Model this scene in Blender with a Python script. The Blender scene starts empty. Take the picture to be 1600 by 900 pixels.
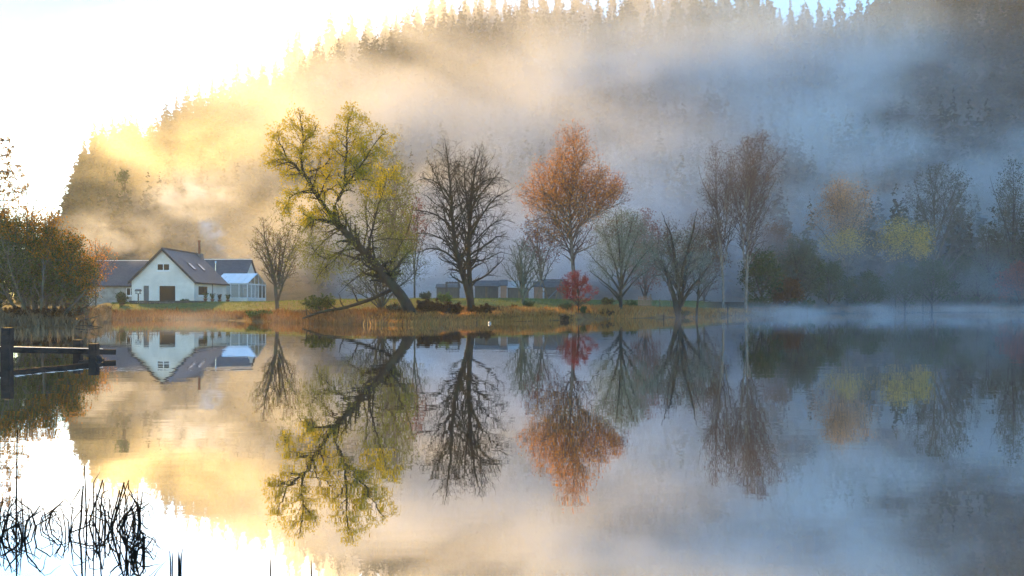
import bpy, math, random
import numpy as np
from mathutils import Vector, Matrix

scene = bpy.context.scene
col = scene.collection
random.seed(7)
R = math.radians

# ---------------------------------------------------------------- camera
HZ, F, CH = 475.0, 1386.0, 1.5          # horizon row, focal length in photo pixels, eye height in metres
cam_d = bpy.data.cameras.new('camera')
cam = bpy.data.objects.new('camera', cam_d)
col.objects.link(cam)
cam.location = (0, 0, CH)
cam.rotation_euler = (R(90), 0, 0)
cam_d.sensor_width = 36.0
cam_d.lens = 36.0 * F / 1600.0
cam_d.shift_y = (HZ - 450.0) / 1600.0
cam_d.clip_end = 4000.0
scene.camera = cam

# ---------------------------------------------------------------- sky, sun, exposure
SUN_DIR = Vector((-0.60, 1.0, 0.43)).normalized()      # towards the sun, low above the left shoulder of the hill
SUN_EL = math.asin(SUN_DIR.z)
SUN_AZ = math.atan2(SUN_DIR.x, SUN_DIR.y)                # clockwise from +Y
world = bpy.data.worlds.new('World')
scene.world = world
world.use_nodes = True
wn = world.node_tree
bg = wn.nodes['Background']
sky = wn.nodes.new('ShaderNodeTexSky')
sky.sky_type = 'NISHITA'
sky.sun_disc = False
sky.sun_elevation = SUN_EL
sky.sun_rotation = SUN_AZ
sky.air_density = 1.0
sky.dust_density = 0.0
sky.ozone_density = 1.2
hs = wn.nodes.new('ShaderNodeHueSaturation')
hs.inputs['Saturation'].default_value = 1.42
wn.links.new(sky.outputs[0], hs.inputs['Color'])
wn.links.new(hs.outputs[0], bg.inputs[0])
bg.inputs[1].default_value = 0.15
sun_d = bpy.data.lights.new('sun', 'SUN')
sun_d.energy = 4.4
sun_d.angle = R(0.5)
sun_d.color = (1.0, 0.55, 0.08)
sun = bpy.data.objects.new('sun', sun_d)
sun.rotation_euler = SUN_DIR.to_track_quat('Z', 'Y').to_euler()
col.objects.link(sun)
vs = scene.view_settings
vs.view_transform = 'Standard'
vs.look = 'None'
vs.gamma = 1.0
vs.use_curve_mapping = False
vs.exposure = 1.52
scene.cycles.max_bounces = 8
scene.cycles.transparent_max_bounces = 12
scene.cycles.volume_bounces = 3
scene.cycles.volume_max_steps = 96
scene.cycles.volume_step_rate = 1.6
scene.cycles.use_adaptive_sampling = True
scene.cycles.adaptive_threshold = 0.04

# ---------------------------------------------------------------- helpers
def tag(o, label=None, cat=None, group=None, kind=None):
    if label: o['label'] = label
    if cat: o['category'] = cat
    if group: o['group'] = group
    if kind: o['kind'] = kind
    return o

def at(px, py, Y):
    return Vector(((px - 800.0) / F * Y, Y, CH + (HZ - py) / F * Y))

def empty(name, loc=(0, 0, 0), rz=0.0):
    o = bpy.data.objects.new(name, None)
    o.location = loc
    o.rotation_euler = (0, 0, rz)
    o.empty_display_size = 0.2
    col.objects.link(o)
    return o

def link(name, mesh, parent=None, loc=None):
    o = bpy.data.objects.new(name, mesh)
    if parent is not None: o.parent = parent
    if loc is not None: o.location = loc
    col.objects.link(o)
    return o

def np_mesh(name, verts, faces, mat=None, smooth=False, mats=None, midx=None):
    """verts (n,3) array; faces: (m,k) int array with one k, or a list of such arrays"""
    me = bpy.data.meshes.new(name)
    verts = np.asarray(verts, dtype=np.float32)
    fl = faces if isinstance(faces, list) else [faces]
    fl = [np.asarray(f, dtype=np.int32) for f in fl if len(f)]
    me.vertices.add(len(verts))
    me.vertices.foreach_set('co', verts.ravel())
    loops = np.concatenate([f.ravel() for f in fl])
    sizes = np.concatenate([np.full(len(f), f.shape[1], np.int32) for f in fl])
    starts = np.concatenate([[0], np.cumsum(sizes)[:-1]]).astype(np.int32)
    me.loops.add(len(loops))
    me.loops.foreach_set('vertex_index', loops)
    me.polygons.add(len(sizes))
    me.polygons.foreach_set('loop_start', starts)
    me.polygons.foreach_set('loop_total', sizes)
    if smooth:
        me.polygons.foreach_set('use_smooth', np.ones(len(sizes), dtype=bool))
    if mat: me.materials.append(mat)
    if mats:
        for m in mats: me.materials.append(m)
        me.polygons.foreach_set('material_index', np.asarray(midx, dtype=np.int32))
    me.update(calc_edges=True)
    me.validate()
    return me

class MB:
    """collects boxes, prisms and tubes into one mesh"""
    def __init__(self): self.v, self.f = [], []
    def add(self, vs_, fs_):
        n = len(self.v)
        self.v += [tuple(p) for p in vs_]
        self.f += [tuple(i + n for i in q) for q in fs_]
        return self
    def box(self, x0, x1, y0, y1, z0, z1):
        return self.add([(x0,y0,z0),(x1,y0,z0),(x1,y1,z0),(x0,y1,z0),(x0,y0,z1),(x1,y0,z1),(x1,y1,z1),(x0,y1,z1)],
                        [(0,3,2,1),(4,5,6,7),(0,1,5,4),(1,2,6,5),(2,3,7,6),(3,0,4,7)])
    def bar(self, a, b, w, h=None, up=(0, 0, 1)):
        a, b = Vector(a), Vector(b); h = h or w
        t = (b - a).normalized(); u = Vector(up)
        if abs(t.dot(u)) > .98: u = Vector((0, 1, 0))
        s = t.cross(u).normalized() * w / 2; q = s.cross(t).normalized() * h / 2
        return self.add([a-s-q, a+s-q, a+s+q, a-s+q, b-s-q, b+s-q, b+s+q, b-s+q],
                        [(0,1,2,3),(7,6,5,4),(0,4,5,1),(1,5,6,2),(2,6,7,3),(3,7,4,0)])
    def slab(self, pts, d):
        """polygon pts extruded by vector d"""
        n = len(pts); d = Vector(d)
        vs_ = [Vector(p) for p in pts] + [Vector(p) + d for p in pts]
        fs_ = [tuple(range(n))[::-1], tuple(range(n, 2*n))] + [(i, (i+1) % n, (i+1) % n + n, i + n) for i in range(n)]
        return self.add(vs_, fs_)
    def tube(self, pts, rs, n=8):
        pts = [Vector(p) for p in pts]; base = len(self.v)
        for i, p in enumerate(pts):
            t = (pts[min(i+1, len(pts)-1)] - pts[max(i-1, 0)]).normalized()
            u = Vector((0, 0, 1)) if abs(t.z) < .9 else Vector((1, 0, 0))
            s = t.cross(u).normalized(); q = s.cross(t)
            r = rs[i] if hasattr(rs, '__len__') else rs
            for k in range(n):
                a = 2 * math.pi * k / n
                self.v.append(tuple(p + s * math.cos(a) * r + q * math.sin(a) * r))
        for i in range(len(pts) - 1):
            for k in range(n):
                self.f.append((base+i*n+k, base+i*n+(k+1) % n, base+(i+1)*n+(k+1) % n, base+(i+1)*n+k))
        self.f.append(tuple(base + k for k in range(n))[::-1])
        self.f.append(tuple(base + (len(pts)-1)*n + k for k in range(n)))
        return self
    def mesh(self, name, mat, smooth=False):
        me = bpy.data.meshes.new(name)
        me.from_pydata(self.v, [], self.f)
        if mat: me.materials.append(mat)
        if smooth:
            for p in me.polygons: p.use_smooth = True
        me.update()
        return me
    def build(self, name, mat, parent=None, smooth=False, bevel=0.0):
        o = link(name, self.mesh(name, mat, smooth), parent)
        if bevel:
            b = o.modifiers.new('bevel', 'BEVEL'); b.width = bevel; b.segments = 2; b.limit_method = 'ANGLE'
        return o

# ---------------------------------------------------------------- materials
def new_mat(name):
    m = bpy.data.materials.new(name)
    m.use_nodes = True
    return m, m.node_tree, m.node_tree.nodes['Principled BSDF']

def noise_mat(name, c1, c2, scale=3.0, rough=0.8, bump=0.0, detail=6.0, stretch=(1, 1, 1), spec=0.3, c3=None, s3=0.4, bscale=None):
    m, nt, b = new_mat(name)
    tc = nt.nodes.new('ShaderNodeTexCoord'); mp = nt.nodes.new('ShaderNodeMapping')
    mp.inputs['Scale'].default_value = stretch
    nz = nt.nodes.new('ShaderNodeTexNoise'); nz.inputs['Scale'].default_value = scale; nz.inputs['Detail'].default_value = detail
    rp = nt.nodes.new('ShaderNodeValToRGB')
    rp.color_ramp.elements[0].color = (*c1, 1); rp.color_ramp.elements[0].position = .32
    rp.color_ramp.elements[1].color = (*c2, 1); rp.color_ramp.elements[1].position = .68
    nt.links.new(tc.outputs['Object'], mp.inputs[0]); nt.links.new(mp.outputs[0], nz.inputs['Vector'])
    nt.links.new(nz.outputs[0], rp.inputs[0])
    out = rp.outputs[0]
    if c3:
        n3 = nt.nodes.new('ShaderNodeTexNoise'); n3.inputs['Scale'].default_value = s3; n3.inputs['Detail'].default_value = 3
        nt.links.new(tc.outputs['Object'], n3.inputs['Vector'])
        r3 = nt.nodes.new('ShaderNodeValToRGB'); r3.color_ramp.elements[0].position = .45; r3.color_ramp.elements[1].position = .65
        nt.links.new(n3.outputs[0], r3.inputs[0])
        mx = nt.nodes.new('ShaderNodeMixRGB'); mx.inputs[2].default_value = (*c3, 1)
        nt.links.new(r3.outputs[0], mx.inputs[0]); nt.links.new(out, mx.inputs[1]); out = mx.outputs[0]
    nt.links.new(out, b.inputs['Base Color'])
    b.inputs['Roughness'].default_value = rough
    b.inputs['Specular IOR Level'].default_value = spec
    if bump:
        bn = nt.nodes.new('ShaderNodeTexNoise'); bn.inputs['Scale'].default_value = bscale or scale * 4; bn.inputs['Detail'].default_value = 5
        nt.links.new(mp.outputs[0], bn.inputs['Vector'])
        bp = nt.nodes.new('ShaderNodeBump'); bp.inputs['Strength'].default_value = bump; bp.inputs['Distance'].default_value = 0.05
        nt.links.new(bn.outputs[0], bp.inputs['Height']); nt.links.new(bp.outputs[0], b.inputs['Normal'])
    return m

def leaf_mat(name, cols, trans=0.45, rough=0.6):
    """leaf faces: colour varies from leaf to leaf, light shines through"""
    m, nt, b = new_mat(name)
    g = nt.nodes.new('ShaderNodeNewGeometry')
    rp = nt.nodes.new('ShaderNodeValToRGB')
    n = len(cols)
    while len(rp.color_ramp.elements) < n: rp.color_ramp.elements.new(.5)
    for i, c in enumerate(cols):
        rp.color_ramp.elements[i].position = i / max(1, n - 1); rp.color_ramp.elements[i].color = (*c, 1)
    nt.links.new(g.outputs['Random Per Island'], rp.inputs[0])
    d = nt.nodes.new('ShaderNodeBsdfDiffuse'); t = nt.nodes.new('ShaderNodeBsdfTranslucent')
    mx = nt.nodes.new('ShaderNodeMixShader'); mx.inputs[0].default_value = trans
    nt.links.new(rp.outputs[0], d.inputs[0]); nt.links.new(rp.outputs[0], t.inputs[0])
    nt.links.new(d.outputs[0], mx.inputs[1]); nt.links.new(t.outputs[0], mx.inputs[2])
    nt.nodes.remove(b)
    nt.links.new(mx.outputs[0], nt.nodes['Material Output'].inputs[0])
    return m

def sstep(x, a=0.0, b=1.0):
    t = np.clip((np.asarray(x, float) - a) / (b - a), 0, 1)
    return t * t * (3 - 2 * t)
# ---------------------------------------------------------------- land: one sheet of terrain, lake, near bank
SH = np.array([(-900,60),(-200,57),(0,56),(100,58),(140,60),(158,66),(172,84),(250,85),(350,82),(400,76),(480,68),(560,63.5),
               (640,64),(700,68),(760,73),(850,79),(930,88),(1000,94),(1050,99),(1100,106),(1200,122),(1300,139),(1450,155),(1600,160),(2500,165)], float)
BANK_A = np.array([(-900,.4),(140,.4),(170,.2),(420,.25),(520,.5),(900,.55),(1100,.45),(2500,.35)], float)
BANK_B = np.array([(-900,.7),(140,.7),(170,1.4),(420,1.4),(600,1.4),(1000,1.5),(1300,1.3),(2500,1.6)], float)
TOPS = np.array([(-900,440),(-100,430),(20,405),(60,372),(90,322),(110,268),(128,222),(146,192),(168,178),(240,172),(290,140),(340,122),(400,108),(460,66),(520,36),(600,18),(680,-6),
                 (780,-16),(860,-22),(930,-12),(1000,-24),(1100,-40),(1180,-22),(1240,0),(1340,0),(1400,-40),(1600,-60),(1900,-60),(2500,20)], float)
YR, TREE_H = 430.0, 21.0
def px_of(X, Y): return 800.0 + X / np.maximum(Y, 1.0) * F
def tab(t, px): return np.interp(px, t[:, 0], t[:, 1])
def ridge_h(px): return np.maximum(1.5 + (HZ - tab(TOPS, px)) / F * YR - TREE_H, 2.0)
def hill_base(px): return np.interp(px, [-900, 60, 160, 600, 1100, 1400, 2500], [175, 175, 165, 165, 168, 182, 190])
_rs = np.random.RandomState(3)
_wv = [(_rs.uniform(-1, 1, 2) / L, _rs.uniform(0, 6.28), A) for L, A in ((60, .5), (35, .35), (18, .2), (9, .1), (5, .07))]
def wav(X, Y, scale=1.0):
    o = 0
    for k, p, A in _wv: o = o + A * np.sin(6.28 * (k[0] * X + k[1] * Y) + p)
    return o * scale
def height(X, Y):
    X = np.asarray(X, float); Y = np.asarray(Y, float)
    px = px_of(X, Y)
    sh = tab(SH, px) + 0.9 * wav(X * 2.2, Y * 2.2)
    s = Y - sh
    z = -1.0 * (1 - sstep(s, -8, 0)) + tab(BANK_A, px) * sstep(s, 0, 1.6) + tab(BANK_B, px) * sstep(s, 0, 25)
    z = z + 0.12 * wav(X * 1.5, Y * 1.5) * sstep(s, 1, 12)
    t = (Y - hill_base(px)) / (YR - hill_base(px))
    tt = np.clip(t, 0, 1)
    h = ridge_h(px) * (0.35 * tt + 0.65 * sstep(tt)) - 10.0 * np.clip(t - 1, 0, 2)
    z = z + h + 2.2 * wav(X * .5, Y * .5) * sstep(t, 0, .25)
    return z

M = {}
def ground_material():
    m, nt, b = new_mat('ground')
    g = nt.nodes.new('ShaderNodeTexCoord')
    at_ = nt.nodes.new('ShaderNodeAttribute'); at_.attribute_name = 'zone'; at_.attribute_type = 'GEOMETRY'
    nz = nt.nodes.new('ShaderNodeTexNoise'); nz.inputs['Scale'].default_value = .9; nz.inputs['Detail'].default_value = 8
    nf = nt.nodes.new('ShaderNodeTexNoise'); nf.inputs['Scale'].default_value = .22; nf.inputs['Detail'].default_value = 4
    nt.links.new(g.outputs['Object'], nz.inputs['Vector']); nt.links.new(g.outputs['Object'], nf.inputs['Vector'])
    def ramp(c1, c2, src):
        r = nt.nodes.new('ShaderNodeValToRGB')
        r.color_ramp.elements[0].color = (*c1, 1); r.color_ramp.elements[0].position = .35
        r.color_ramp.elements[1].color = (*c2, 1); r.color_ramp.elements[1].position = .68
        nt.links.new(src.outputs[0], r.inputs[0]); return r.outputs[0]
    lawn = ramp((.085, .115, .035), (.16, .19, .065), nz)
    rough = ramp((.13, .06, .022), (.22, .13, .05), nz)
    wood = ramp((.03, .032, .016), (.075, .055, .03), nf)
    sep = nt.nodes.new('ShaderNodeSeparateColor'); nt.links.new(at_.outputs['Color'], sep.inputs[0])
    def mix(f, a, c):
        x = nt.nodes.new('ShaderNodeMixRGB'); nt.links.new(f, x.inputs[0]); nt.links.new(a, x.inputs[1]); nt.links.new(c, x.inputs[2]); return x.outputs[0]
    c = mix(sep.outputs[0], lawn, rough)
    c = mix(sep.outputs[1], c, wood)
    nt.links.new(c, b.inputs['Base Color'])
    b.inputs['Roughness'].default_value = .95; b.inputs['Specular IOR Level'].default_value = .1
    bp = nt.nodes.new('ShaderNodeBump'); bp.inputs['Strength'].default_value = .6; bp.inputs['Distance'].default_value = .15
    n2 = nt.nodes.new('ShaderNodeTexNoise'); n2.inputs['Scale'].default_value = 5; n2.inputs['Detail'].default_value = 6
    nt.links.new(g.outputs['Object'], n2.inputs['Vector']); nt.links.new(n2.outputs[0], bp.inputs['Height']); nt.links.new(bp.outputs[0], b.inputs['Normal'])
    return m
M['ground'] = ground_material()

def build_terrain():
    px = np.concatenate([np.linspace(-700, -40, 34), np.linspace(-20, 1640, 300), np.linspace(1660, 2400, 40)])
    rows = np.concatenate([np.linspace(48, 62, 12), np.linspace(62.5, 130, 150), np.linspace(131, 200, 70), np.linspace(204, 440, 44), np.linspace(450, 700, 12)])
    PX, Y = np.meshgrid(px, rows)
    X = (PX - 800) / F * Y
    Z = height(X, Y)
    v = np.stack([X, Y, Z], -1).reshape(-1, 3)
    nr, nc = len(rows), len(px)
    i = np.arange(nr - 1)[:, None] * nc + np.arange(nc - 1)[None]
    f = np.stack([i, i + 1, i + nc + 1, i + nc], -1).reshape(-1, 4)
    me = np_mesh('ground', v, f, M['ground'], True)
    # zones: R = rough russet grass by the water, G = woodland floor
    s = Y - tab(SH, PX)
    lawn_w = np.interp(PX, [-900, 150, 180, 380, 430, 620, 700, 1090, 1130, 2500], [0, 0, 1, 1, .3, .3, 1, 1, 0, 0])
    start = np.interp(PX, [0, 200, 420, 700, 1000, 1600], [9, 8.5, 9, 12, 6, 6])
    r = 1 - sstep(s + 1.5 * wav(X * 3, Y * 3), start - 2.5, start + 1.5) * lawn_w
    gz = np.maximum(sstep(Y, 118, 140), (1 - lawn_w) * sstep(s, 4, 14))
    c = me.color_attributes.new('zone', 'FLOAT_COLOR', 'POINT')
    c.data.foreach_set('color', np.stack([r, gz, 0 * r, 0 * r + 1], -1).astype(np.float32).ravel())
    o = link('ground', me); tag(o, kind='structure')
build_terrain()

def water_material():
    m, nt, b = new_mat('lake_water')
    nt.nodes.remove(b)
    tc = nt.nodes.new('ShaderNodeTexCoord')
    def nz(scale, st, det=3):
        mp = nt.nodes.new('ShaderNodeMapping'); mp.inputs['Scale'].default_value = st
        n = nt.nodes.new('ShaderNodeTexNoise'); n.inputs['Scale'].default_value = scale; n.inputs['Detail'].default_value = det
        nt.links.new(tc.outputs['Object'], mp.inputs[0]); nt.links.new(mp.outputs[0], n.inputs['Vector']); return n.outputs[0]
    a = nz(.9, (.5, 1, 1), 3); c = nz(.16, (.5, 1, 1), 2)
    patch = nz(.05, (1, .6, 1), 2)
    ml = nt.nodes.new('ShaderNodeMath'); ml.operation = 'MULTIPLY'; nt.links.new(a, ml.inputs[0]); nt.links.new(patch, ml.inputs[1])
    b1 = nt.nodes.new('ShaderNodeBump'); b1.inputs['Strength'].default_value = 1.0; b1.inputs['Distance'].default_value = .006
    nt.links.new(ml.outputs[0], b1.inputs['Height'])
    b2 = nt.nodes.new('ShaderNodeBump'); b2.inputs['Strength'].default_value = 1.0; b2.inputs['Distance'].default_value = .006
    nt.links.new(c, b2.inputs['Height']); nt.links.new(b1.outputs[0], b2.inputs['Normal'])
    gl = nt.nodes.new('ShaderNodeBsdfGlossy'); gl.inputs['Roughness'].default_value = .012; gl.inputs['Color'].default_value = (.97, .97, .97, 1)
    df = nt.nodes.new('ShaderNodeBsdfDiffuse'); df.inputs['Color'].default_value = (.02, .026, .03, 1)
    fr = nt.nodes.new('ShaderNodeLayerWeight'); fr.inputs['Blend'].default_value = .5
    mr = nt.nodes.new('ShaderNodeMapRange'); mr.inputs['To Min'].default_value = .62; mr.inputs['To Max'].default_value = 1.0
    nt.links.new(fr.outputs['Facing'], mr.inputs['Value'])
    mx = nt.nodes.new('ShaderNodeMixShader')
    nt.links.new(b2.outputs[0], gl.inputs['Normal']); nt.links.new(mr.outputs[0], mx.inputs[0])
    nt.links.new(df.outputs[0], mx.inputs[1]); nt.links.new(gl.outputs[0], mx.inputs[2])
    nt.links.new(mx.outputs[0], nt.nodes['Material Output'].inputs[0])
    return m
M['water'] = water_material()
lake = link('lake', np_mesh('lake', [(-560, 2.6, 0), (560, 2.6, 0), (560, 230, 0), (-560, 230, 0)], np.array([[0, 1, 2, 3]]), M['water']))
tag(lake, kind='structure')
M['mud'] = noise_mat('near_bank_soil', (.035, .03, .02), (.09, .075, .04), 2.0, .95, .5)
def near_bank():
    xs = np.linspace(-90, 90, 60); ys = np.concatenate([np.linspace(-40, 0, 8), np.linspace(.5, 4.6, 14)])
    X, Y = np.meshgrid(xs, ys)
    Z = -.25 + .55 * (1 - sstep(Y, 1.2, 4.2)) + .04 * np.sin(X * 1.3 + Y) + .03 * np.sin(X * 3.1 - Y * 2)
    i = np.arange(len(ys) - 1)[:, None] * len(xs) + np.arange(len(xs) - 1)[None]
    f = np.stack([i, i + 1, i + len(xs) + 1, i + len(xs)], -1).reshape(-1, 4)
    tag(link('near_bank', np_mesh('near_bank', np.stack([X, Y, Z], -1).reshape(-1, 3), f, M['mud'], True)), kind='structure')
near_bank()
# ---------------------------------------------------------------- conifers on the hill
M['bark_dark'] = noise_mat('dark_bark', (.018, .016, .013), (.05, .045, .036), 6, .9, .5, stretch=(1, 1, .3))
M['needles'] = leaf_mat('spruce_needles', [(.018, .03, .014), (.03, .045, .02), (.045, .06, .026)], .12)
def conifer(seed, tiers=15, per=9, H=1.0, width=.2, broad=1.0, jit=.018):
    """unit-height spruce: whorls of drooping, ragged boughs"""
    rs = np.random.RandomState(seed)
    v, f = [], []
    for t in range(tiers):
        h = .10 + .88 * (t / (tiers - 1)) ** .92
        rad = width * (1 - h) ** .85 * rs.uniform(.75, 1.15) + .008
        for k in range(max(4, int(per * (1 - .5 * h)))):
            a = rs.uniform(0, 6.28); r = rad * rs.uniform(.6, 1.2)
            d = np.array([math.cos(a), math.sin(a)]); n = np.array([-d[1], d[0]])
            hh = h + rs.uniform(-jit, jit); w = (r * rs.uniform(.22, .34) + .004) * broad
            droop = r * rs.uniform(.15, .45)
            b = len(v)
            v += [(0, 0, hh + .012), (*(d * r * .55 + n * w), hh - droop * .35), (*(d * r), hh - droop + r * .12), (*(d * r * .55 - n * w), hh - droop * .35), (*(d * r * .6), hh - droop - r * .35)]
            f += [(b, b+1, b+2), (b, b+2, b+3), (b, b+4, b+2)]
    return np.array(v), np.array(f)
def taper_trunk(H, r, n=6, z0=-.6):
    m = MB().tube([(0, 0, z0), (0, 0, H * .5), (0, 0, H)], [r, r * .6, r * .1], n)
    return np.array(m.v), m.f
CON = [conifer(i, 20, 12, 1, w) for i, w in enumerate((.17, .20, .23, .15))]
CONL = [conifer(10 + i, 11, 8, 1, w, 1.6, .06) for i, w in enumerate((.19, .22, .25))]
def hill_forest():
    rs = np.random.RandomState(11)
    V, Fc, n = [], [], 0
    cnt = 0
    while cnt < 2100:
        px = rs.uniform(-150, 1780); Y = 175 + 262 * rs.uniform() ** .75
        X = (px - 800) / F * Y
        if Y < hill_base(px) + 6 or ridge_h(px) < 6: continue
        if Y > 405 and rs.uniform() < .45: continue
        h = rs.uniform(13, 21) * (1.0 if Y < 370 else rs.uniform(.5, .85))
        z = float(height(X, Y))
        v, f = CONL[rs.randint(3)]
        a = rs.uniform(0, 6.28); c, s = math.cos(a), math.sin(a); w = rs.uniform(.85, 1.25)
        q = np.stack([(v[:, 0] * c - v[:, 1] * s) * h * w + X, (v[:, 0] * s + v[:, 1] * c) * h * w + Y, v[:, 2] * h + z - .4], -1)
        V.append(q); Fc.append(f + n); n += len(v); cnt += 1
    o = link('hillside_forest', np_mesh('hillside_forest', np.concatenate(V), np.concatenate(Fc), M['needles']))
    tag(o, 'dense spruce forest covering the misty hillside behind the lake', 'forest', kind='stuff')
hill_forest()
RIDGE = [(104,284),(116,252),(130,216),(145,190),(160,180),(176,178),(196,182),(214,176),(236,174),(258,166),(276,148),(292,128),(310,134),(332,122),(350,118),(370,107),(390,116),(408,108),(430,96),(451,66),(466,60),(486,86),
 (500,64),(517,36),(534,52),(549,31),(576,34),(602,26),(619,36),(636,28),(652,14),(675,-2),(692,-4),(707,16),(727,-6),(742,6),(753,1),(772,7),(790,-3),(806,10),(820,-8),(847,-26),(873,-34),(904,-22),(918,8),(932,0),
 (956,-14),(978,-4),(992,-30),(1007,-12),(1030,-36),(1050,-22),(1078,-44),(1104,-34),(1130,-46),(1156,-28),(1178,-20),(1202,4),(1218,18),(1234,0),(1257,8),(1281,-6),(1296,16),(1313,-14),(1342,-2),(1356,6),(1376,-34),(1400,-40),(1424,-56),(1450,-48),(1475,-60),(1500,-52),(1530,-66),(1560,-58),(1590,-66)]
ORD = ['first', 'second', 'third', 'fourth', 'fifth', 'sixth', 'seventh', 'eighth', 'ninth', 'tenth', 'eleventh', 'twelfth', 'thirteenth', 'fourteenth', 'fifteenth', 'sixteenth', 'seventeenth', 'eighteenth', 'nineteenth', 'twentieth',
       'twenty-first', 'twenty-second', 'twenty-third', 'twenty-fourth', 'twenty-fifth', 'twenty-sixth', 'twenty-seventh', 'twenty-eighth']
SEG = ['hazy golden spruce on the low left shoulder of the hill, %s from the left', 'spruce in glowing yellow mist on the rising skyline, %s from its lower left end',
       'pale misty spruce along the hilltop under white sky, %s from the left', 'blue grey spruce against the patch of blue sky on the ridge, %s from the left', 'dark blue spruce at the upper right corner of the ridge, %s from the left']
def ridge_trees():
    seen = {}
    rs = np.random.RandomState(5)
    crown_me = [np_mesh('spruce_crown', v, f, M['needles']) for v, f in CON]
    tv, tf = taper_trunk(1.0, .012, 6, -.04)
    tm = bpy.data.meshes.new('spruce_trunk'); tm.from_pydata([tuple(p) for p in tv], [], tf); tm.materials.append(M['bark_dark']); tm.update()
    for i, (px, py) in enumerate(RIDGE):
        py -= float(np.interp(px, [240, 420, 1190, 1220, 1340, 1370], [0, 16, 18, 8, 8, 14])) + rs.uniform(-5, 7)
        Y = rs.uniform(412, 438); X = (px - 800) / F * Y
        z = float(height(X, Y)); top = CH + (HZ - py) / F * Y
        h = max(top - z, 9.0)
        w = h * rs.uniform(.9, 1.75) * (1 if h < 24 else .85)
        o = empty('spruce_tree', (X, Y, z), rs.uniform(0, 6.28)); o.scale = (w, w, h); o.rotation_euler[0] = rs.normal(0, .02)
        link('trunk', tm, o); link('crown', crown_me[rs.randint(4)], o)
        k = 0 if px < 300 else 1 if px < 660 else 2 if px < 1190 else 3 if px < 1350 else 4
        seen[k] = seen.get(k, 0) + 1
        tag(o, SEG[k] % ORD[seen[k] - 1], 'spruce', 'spruces along the skyline')
ridge_trees()
# ---------------------------------------------------------------- tree builder
def tubes(groups):
    """groups: list of (P (B,N,3), Rad (B,N), sides) -> verts, [faces]"""
    V, Q, n0 = [], [], 0
    for P, Rd, k in groups:
        B, N = P.shape[:2]
        T = np.gradient(P, axis=1); T /= np.linalg.norm(T, axis=2, keepdims=True) + 1e-9
        ref = np.where(np.abs(T[..., 2:3]) < .9, np.array([0, 0, 1.]), np.array([1., 0, 0]))
        S = np.cross(T, ref); S /= np.linalg.norm(S, axis=2, keepdims=True) + 1e-9
        U = np.cross(S, T)
        a = np.arange(k) * 2 * np.pi / k
        ring = P[:, :, None] + Rd[:, :, None, None] * (np.cos(a)[None, None, :, None] * S[:, :, None] + np.sin(a)[None, None, :, None] * U[:, :, None])
        V.append(ring.reshape(-1, 3))
        b = np.arange(B)[:, None, None] * N * k + np.arange(N - 1)[None, :, None] * k + np.arange(k)[None, None] + n0
        b2 = np.arange(B)[:, None, None] * N * k + np.arange(N - 1)[None, :, None] * k + ((np.arange(k) + 1) % k)[None, None] + n0
        Q.append(np.stack([b, b2, b2 + k, b + k], -1).reshape(-1, 4))
        n0 += B * N * k
    return np.concatenate(V), np.concatenate(Q)

def resample(pts, n):
    pts = np.asarray(pts, float)
    d = np.r_[0, np.cumsum(np.linalg.norm(np.diff(pts[:, :3], axis=0), axis=1))]
    t = np.linspace(0, d[-1], n)
    # smooth interpolation (Catmull-Rom through cubic hermite of the polyline)
    m = np.gradient(pts, d + np.arange(len(d)) * 1e-9, axis=0)
    i = np.clip(np.searchsorted(d, t, side='right') - 1, 0, len(d) - 2)
    h = (d[i + 1] - d[i])[:, None]; u = ((t - d[i])[:, None]) / h
    return ((2*u**3 - 3*u**2 + 1) * pts[i] + (u**3 - 2*u**2 + u) * h * m[i] + (-2*u**3 + 3*u**2) * pts[i+1] + (u**3 - u**2) * h * m[i+1])

def inside(env, p):
    if env is None: return True
    for (c, r) in env:
        if (((p - c) / r) ** 2).sum() < 1.0: return True
    return False

def sprout(rs, parents, spacing, t0, ratio, lmin, lmax, ang, up=.1, droop=0., rr=.62, nseg=5, wig=.16, env=None, rmin=.006, t1=1.0, flat=1.0):
    out = []
    for P, Rd in parents:
        seg = np.linalg.norm(np.diff(P, axis=0), axis=1); d = np.r_[0, np.cumsum(seg)]; L = d[-1]
        n = max(1, int((t1 - t0) * L / spacing + rs.uniform(0, 1)))
        az = rs.uniform(0, 6.28)
        for k in range(n):
            t = t0 + (t1 - t0) * (k + rs.uniform(0, 1)) / n
            x = t * L; i = min(max(np.searchsorted(d, x) - 1, 0), len(P) - 2)
            u = (x - d[i]) / max(seg[i], 1e-6)
            p = P[i] * (1 - u) + P[i + 1] * u; r0 = Rd[i] * (1 - u) + Rd[i + 1] * u
            T = (P[i + 1] - P[i]) / max(seg[i], 1e-6)
            az += 2.4 + rs.uniform(-.5, .5)
            ref = np.array([0, 0, 1.]) if abs(T[2]) < .9 else np.array([1., 0, 0])
            S = np.cross(T, ref); S /= np.linalg.norm(S); U = np.cross(S, T)
            a = R(rs.uniform(*ang))
            D = T * math.cos(a) + (S * math.cos(az) + U * math.sin(az)) * math.sin(a)
            D[1] *= flat; D[2] += up; D /= np.linalg.norm(D)
            l = min(max(L * ratio * (1.1 - .6 * t) * rs.uniform(.6, 1.25), lmin), lmax)
            if env is not None:
                ok = False
                for _ in range(4):
                    if inside(env, p + D * l): ok = True; break
                    l *= .62
                if not ok: continue
                if l < lmin * .4: continue
            pts = [p]; st = l / nseg
            dd = D.copy()
            for j in range(nseg):
                dd = dd + rs.normal(0, wig, 3); dd[2] += up * .35 - droop * (j + 1) / nseg
                dd /= np.linalg.norm(dd)
                pts.append(pts[-1] + dd * st)
            ra = max(r0 * rr, rmin)
            out.append((np.array(pts), np.linspace(ra, max(ra * .3, rmin * .6), nseg + 1)))
    return out

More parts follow.
